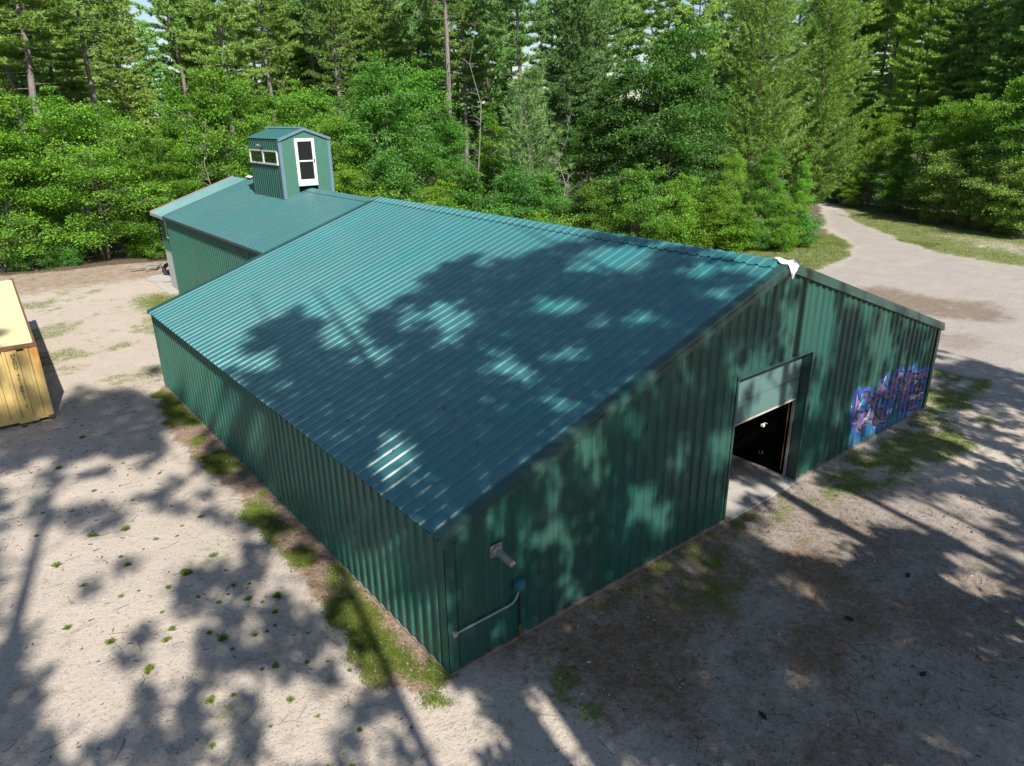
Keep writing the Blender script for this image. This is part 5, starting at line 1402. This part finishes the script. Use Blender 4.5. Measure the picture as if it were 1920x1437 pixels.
7,1, 0,2, 3,2, 6,2, 9,2, 8,1, 4,1, 2,1, 8,7, 1,1, 8,3, 0,2, 9,2, 0,1, 9,1, 4,3, 2,7, 9,1, 4,2, 0,2, 9,4, 2,6, 9,1, 5,5, 9,2, 0,7, 6,1, 8,9, 5,1, 4,1, 
5,2, 6,1, 7,2, 5,1, 4,2, 5,1, 7,1, 8,1, 7,1, 5,4, 6,1, 3,1, 0,3, 3,3, 0,7, 3,1, 6,3, 9,1, 8,1, 4,2, 8,6, 5,2, 8,6, 0,1, 6,1, 9,3, 4,7, 0,6, 9,3, 2,7, 
5,6, 9,2, 0,9, 6,1, 8,7, 6,1, 5,1, 6,1, 7,1, 6,1, 5,1, 6,2, 5,1, 4,1, 3,1, 5,1, 6,2, 5,1, 6,3, 5,1, 3,2, 0,2, 3,2, 0,7, 3,1, 6,3, 9,1, 8,3, 4,1, 8,7, 
5,1, 8,8, 0,2, 9,3, 4,2, 9,1, 0,6, 4,2, 9,3, 2,6, 9,9, 0,11, 6,1, 0,5, 5,1, 4,1, 6,1, 7,2, 6,1, 5,2, 6,1, 5,1, 4,1, 5,2, 4,1, 3,1, 4,1, 6,1, 7,1, 
3,1, 0,5, 3,1, 0,6, 3,2, 0,2, 9,2, 8,11, 5,2, 8,1, 7,1, 8,8, 0,1, 9,4, 0,8, 9,3, 2,5, 9,2, 0,22, 6,1, 0,2, 3,1, 4,1, 6,1, 7,2, 6,1, 4,2, 5,2, 6,3, 
4,1, 3,1, 4,1, 6,1, 7,1, 0,6, 3,1, 0,5, 3,2, 6,1, 0,2, 9,2, 8,3, 4,1, 8,6, 0,2, 8,1, 7,3, 8,3, 2,1, 8,3, 6,2, 0,2, 9,1, 0,1, 9,1, 0,5, 9,1, 0,34, 
6,1, 3,1, 5,1, 6,3, 5,1, 4,1, 3,1, 5,1, 6,1, 7,2, 5,1, 4,2, 5,1, 6,2, 0,5, 3,9, 6,3, 9,1, 8,11, 0,2, 8,2, 7,1, 8,3, 2,2, 8,3, 6,2, 8,1, 1,2, 0,43, 
5,2, 4,2, 5,1, 6,1, 5,2, 6,1, 8,1, 7,1, 5,1, 4,1, 5,1, 6,1, 5,1, 4,1, 5,1, 0,2, 3,12, 6,2, 9,2, 8,12, 0,1, 8,5, 2,1, 8,8, 1,2, 0,1, 1,2, 6,2, 0,4, 
6,15, 0,19, 5,1, 4,2, 6,1, 7,2, 6,1, 5,1, 6,2, 5,2, 6,2, 4,1, 3,1, 4,1, 6,1, 3,13, 6,3, 9,2, 8,25, 1,3, 0,2, 1,5, 6,2, 0,6, 6,5, 9,1, 6,2, 9,2, 2,1, 
0,18, 3,1, 4,1, 5,1, 7,2, 6,1, 4,2, 5,2, 6,1, 7,1, 6,1, 4,1, 3,1, 4,1, 6,1, 3,8, 0,2, 3,2, 0,1, 3,1, 6,3, 4,1, 8,8, 4,1, 8,9, 5,2, 8,6, 1,2, 8,1, 
0,3, 1,6, 6,3, 0,7, 9,7, 0,18, 3,1, 5,1, 6,3, 5,1, 4,1, 3,1, 4,1, 6,1, 7,2, 6,1, 4,1, 5,3, 3,7, 0,6, 6,3, 9,1, 4,1, 8,1, 5,1, 8,5, 4,2, 8,2, 4,2, 
8,4, 5,3, 8,8, 0,5, 1,7, 0,2, 9,1, 0,30, 5,1, 6,1, 5,1, 4,2, 5,2, 4,2, 6,1, 7,2, 6,1, 5,1, 6,2, 5,1, 0,3, 3,4, 0,3, 3,1, 0,2, 6,3, 9,1, 4,1, 8,1, 
5,1, 8,4, 4,3, 8,1, 4,4, 8,4, 5,1, 8,5, 0,2, 8,1, 7,2, 0,5, 1,7, 0,32, 6,1, 7,2, 5,1, 3,1, 4,1, 5,1, 6,1, 5,2, 6,2, 5,2, 7,1, 8,1, 7,1, 0,3, 3,8, 
0,3, 6,2, 9,1, 8,8, 0,1, 8,2, 4,5, 8,8, 0,4, 7,1, 0,6, 8,2, 1,5, 0,32, 5,1, 7,3, 5,1, 4,1, 3,1, 5,1, 6,3, 5,1, 4,1, 3,1, 5,1, 6,1, 7,1, 0,2, 3,9, 
0,3, 6,1, 0,2, 8,7, 0,2, 8,2, 4,4, 1,1, 8,7, 0,5, 7,1, 0,2, 7,2, 0,1, 8,5, 1,3, 0,32, 4,1, 5,1, 6,1, 5,1, 6,1, 5,1, 4,1, 3,1, 5,1, 7,3, 5,1, 4,1, 
5,2, 0,2, 3,6, 8,4, 0,3, 6,1, 0,2, 8,1, 1,2, 8,3, 0,3, 8,2, 4,2, 1,2, 4,1, 8,7, 0,5, 7,1, 0,1, 7,4, 8,7, 0,33, 5,1, 6,1, 5,1, 4,2, 5,2, 4,2, 6,1, 
7,2, 6,1, 5,1, 6,2, 3,4, 8,8, 0,3, 6,1, 0,1, 8,1, 1,3, 8,3, 0,3, 8,3, 1,2, 4,1, 8,9, 0,3, 7,9, 8,5, 0,33, 7,2, 5,1, 3,2, 5,1, 6,2, 5,1, 6,3, 5,1, 
6,1, 8,1, 7,1, 8,12, 0,6, 1,3, 8,3, 0,4, 8,1, 1,2, 8,14, 7,1, 0,1, 7,8, 8,3, 1,1, 0,33, 7,1, 5,1, 4,2, 5,1, 6,1, 8,1, 7,1, 5,4, 6,1, 8,1, 7,1, 5,1, 
8,13, 0,1, 6,1, 0,3, 1,1, 8,6, 0,4, 1,1, 8,14, 0,1, 7,1, 0,2, 7,5, 8,5, 0,34, 5,5, 6,1, 7,1, 5,1, 3,2, 5,1, 7,1, 8,1, 6,1, 5,2, 8,13, 6,2, 0,4, 8,6, 
0,8, 8,4, 0,1, 8,1, 0,8, 7,6, 8,5, 0,34, 5,1, 6,2, 4,2, 5,2, 4,2, 5,1, 7,2, 6,1, 5,1, 6,1, 8,14, 6,1, 0,6, 8,4, 0,9, 8,4, 0,11, 7,6, 0,2, 8,2, 0,34, 
7,2, 5,1, 3,2, 5,1, 6,2, 5,1, 6,3, 5,1, 7,1, 8,15, 6,1, 0,6, 8,4, 0,11, 8,3, 0,11, 7,4, 0,39, 8,1, 7,1, 5,1, 4,2, 5,1, 7,2, 6,1, 5,1, 4,2, 5,1, 7,2, 
6,1, 8,13, 6,1, 0,9, 8,1, 0,26, 7,3, 8,1, 0,38, 7,1, 6,1, 5,1, 6,1, 5,2, 6,1, 7,2, 6,1, 4,1, 3,1, 4,1, 6,6, 8,8, 6,2, 0,38, 8,1, 7,2, 8,1, 0,37, 5,2, 
4,1, 5,1, 6,2, 5,1, 6,1, 7,2, 6,1, 4,1, 5,1, 6,1, 5,1, 6,4, 8,7, 6,1, 0,41, 8,3, 0,37, 6,1, 5,1, 4,1, 3,1, 5,1, 6,1, 7,1, 6,1, 5,1, 6,2, 5,1, 6,1, 
7,2, 5,1, 6,3, 8,6, 6,1, 0,43, 8,3, 0,36, 8,1, 7,1, 5,1, 4,2, 5,1, 7,2, 6,1, 5,1, 4,2, 5,1, 7,2, 6,2, 2,1, 6,1, 8,1, 6,5, 0,45, 8,2, 0,36, 7,1, 6,1, 
5,1, 6,2, 5,1, 6,1, 7,2, 5,1, 4,1, 3,1, 5,1, 6,2, 5,1, 2,3, 6,4, 0,85, 5,2, 6,1, 7,2, 5,2, 6,2, 4,3, 5,2, 4,1, 5,1, 6,1, 0,3, 6,1, 0,87, 5,1, 6,1, 
8,1, 7,1, 5,1, 4,2, 5,6, 4,1, 5,1, 7,1, 6,1, 0,10, 6,1, 0,80, 7,2, 6,1, 5,1, 4,2, 5,1, 7,2, 6,1, 5,1, 4,1, 3,1, 5,1, 7,2, 0,11, 6,1, 0,80, 7,1, 6,1, 
5,1, 6,2, 5,1, 6,1, 7,2, 5,1, 4,1, 3,1, 5,1, 6,2, 5,1, 0,92, 5,2, 6,1, 7,2, 6,1, 5,1, 6,2, 5,1, 4,2, 5,2, 4,1, 5,1, 0,92, )
ROWS = ''.join(str(v) * n for v, n in zip(SHADE_RUNS[0::2], SHADE_RUNS[1::2]))
NU, STEP_, U0_, V0_ = 108, .35, -14.0, -5.15
hh_ = np.array([SUN_H.x, SUN_H.y, 0]); ee_ = np.array([SUN_H.y, -SUN_H.x, 0]); dd_ = np.array(SUN_D)
hv_ = hh_ * math.sin(SUN_EL) + np.array([0, 0, math.cos(SUN_EL)])
M_SHADE = leaf_like('dense_dark_foliage', (.02, .05, .012), (.05, .10, .02), .08, .6)
SHADE = [(-10.5, -15, .25), (-2.5, -14, .30), (-1.85, -14.3, .22), (-4.6, -16, .12), (7.8, -17, .15), (6.9, -13.5, .22), (8.2, -20, .10), (13.2, -14, .22), (18.5, -17, .25), (-16.5, -15, .25), (2.6, -18, .22)]
cells = [[] for _ in SHADE]
for q, ch in enumerate(ROWS):
    p_ = int(ch) / 9.0
    if p_ < .03: continue
    u, v = U0_ + (q % NU + .5) * STEP_, V0_ + (q // NU + .5) * STEP_
    if p_ < .85 and rnd(0, 1) > p_: continue
    bi = min(range(len(SHADE)), key=lambda i: abs(u - (SHADE[i][0] * ee_[0] + SHADE[i][1] * ee_[1])) + rnd(0, 2.2))
    tx, ty_, _r = SHADE[bi]
    k0 = tx * hh_[0] + ty_ * hh_[1] + rnd(-1.6, 1.6)
    P = ee_ * u + hv_ * v
    P = P + dd_ * ((k0 - P @ hh_) / (dd_ @ hh_))
    if P[2] < 1.6: continue
    cells[bi].append(tuple(P))
    for _q in range(1 if v < .2 and p_ > .86 else 0): cells[bi].append(tuple(P + np.array([rnd(-.15, .15), rnd(-.2, .2), rnd(-.12, .12)])))
for bi, (tx, ty_, tr_) in enumerate(SHADE):
    cs = cells[bi]
    if not cs: continue
    r = empty('shade_tree', (tx, ty_, 0)); base = np.array((tx, ty_, 0))
    C = np.array(cs) - base
    hgt = min(33, max(14, C[:, 2].max() + .5))
    mb = MB(); mb.tube([(0, 0, -.2), (.04, 0, hgt * .3), (-.05, .05, hgt * .6), (.05, 0, hgt)], [tr_ * 1.1, tr_ * .95, tr_ * .6, .02], 10)
    for c_ in C[TR.permutation(len(C))[:46]]:
        rr = math.hypot(c_[0], c_[1]); z0 = max(1.5, min(hgt - .3, c_[2] - rr * .35))
        m_ = Vector((c_[0] * .5, c_[1] * .5, (z0 + c_[2]) / 2 + .12 * rr))
        mb.tube([(0, 0, z0), m_, c_], [.028 + .012 * rr / 3, .02, .006], 4, cap=False)
    mb.build('trunk', M_BARKP, r)
    n = 70
    K = np.repeat(C, n, 0) + TR.normal(0, .15, (len(C) * n, 3))
    V = leaf_quads(K, (.205 * np.ones(len(K))), .3)
    o = onp('crown', V, np.arange(len(V)).reshape(-1, 4), M_SHADE, r, attrs={'v': np.repeat(TR.uniform(0, 1, len(K)), 4)})
    o.color = (.9, .95, .85, 1)
    tag(r, f'tall tree out of view on the sunny side, {ORD[bi]} of the shade trees', 'tree', 'tall trees throwing dappled shade on the building')
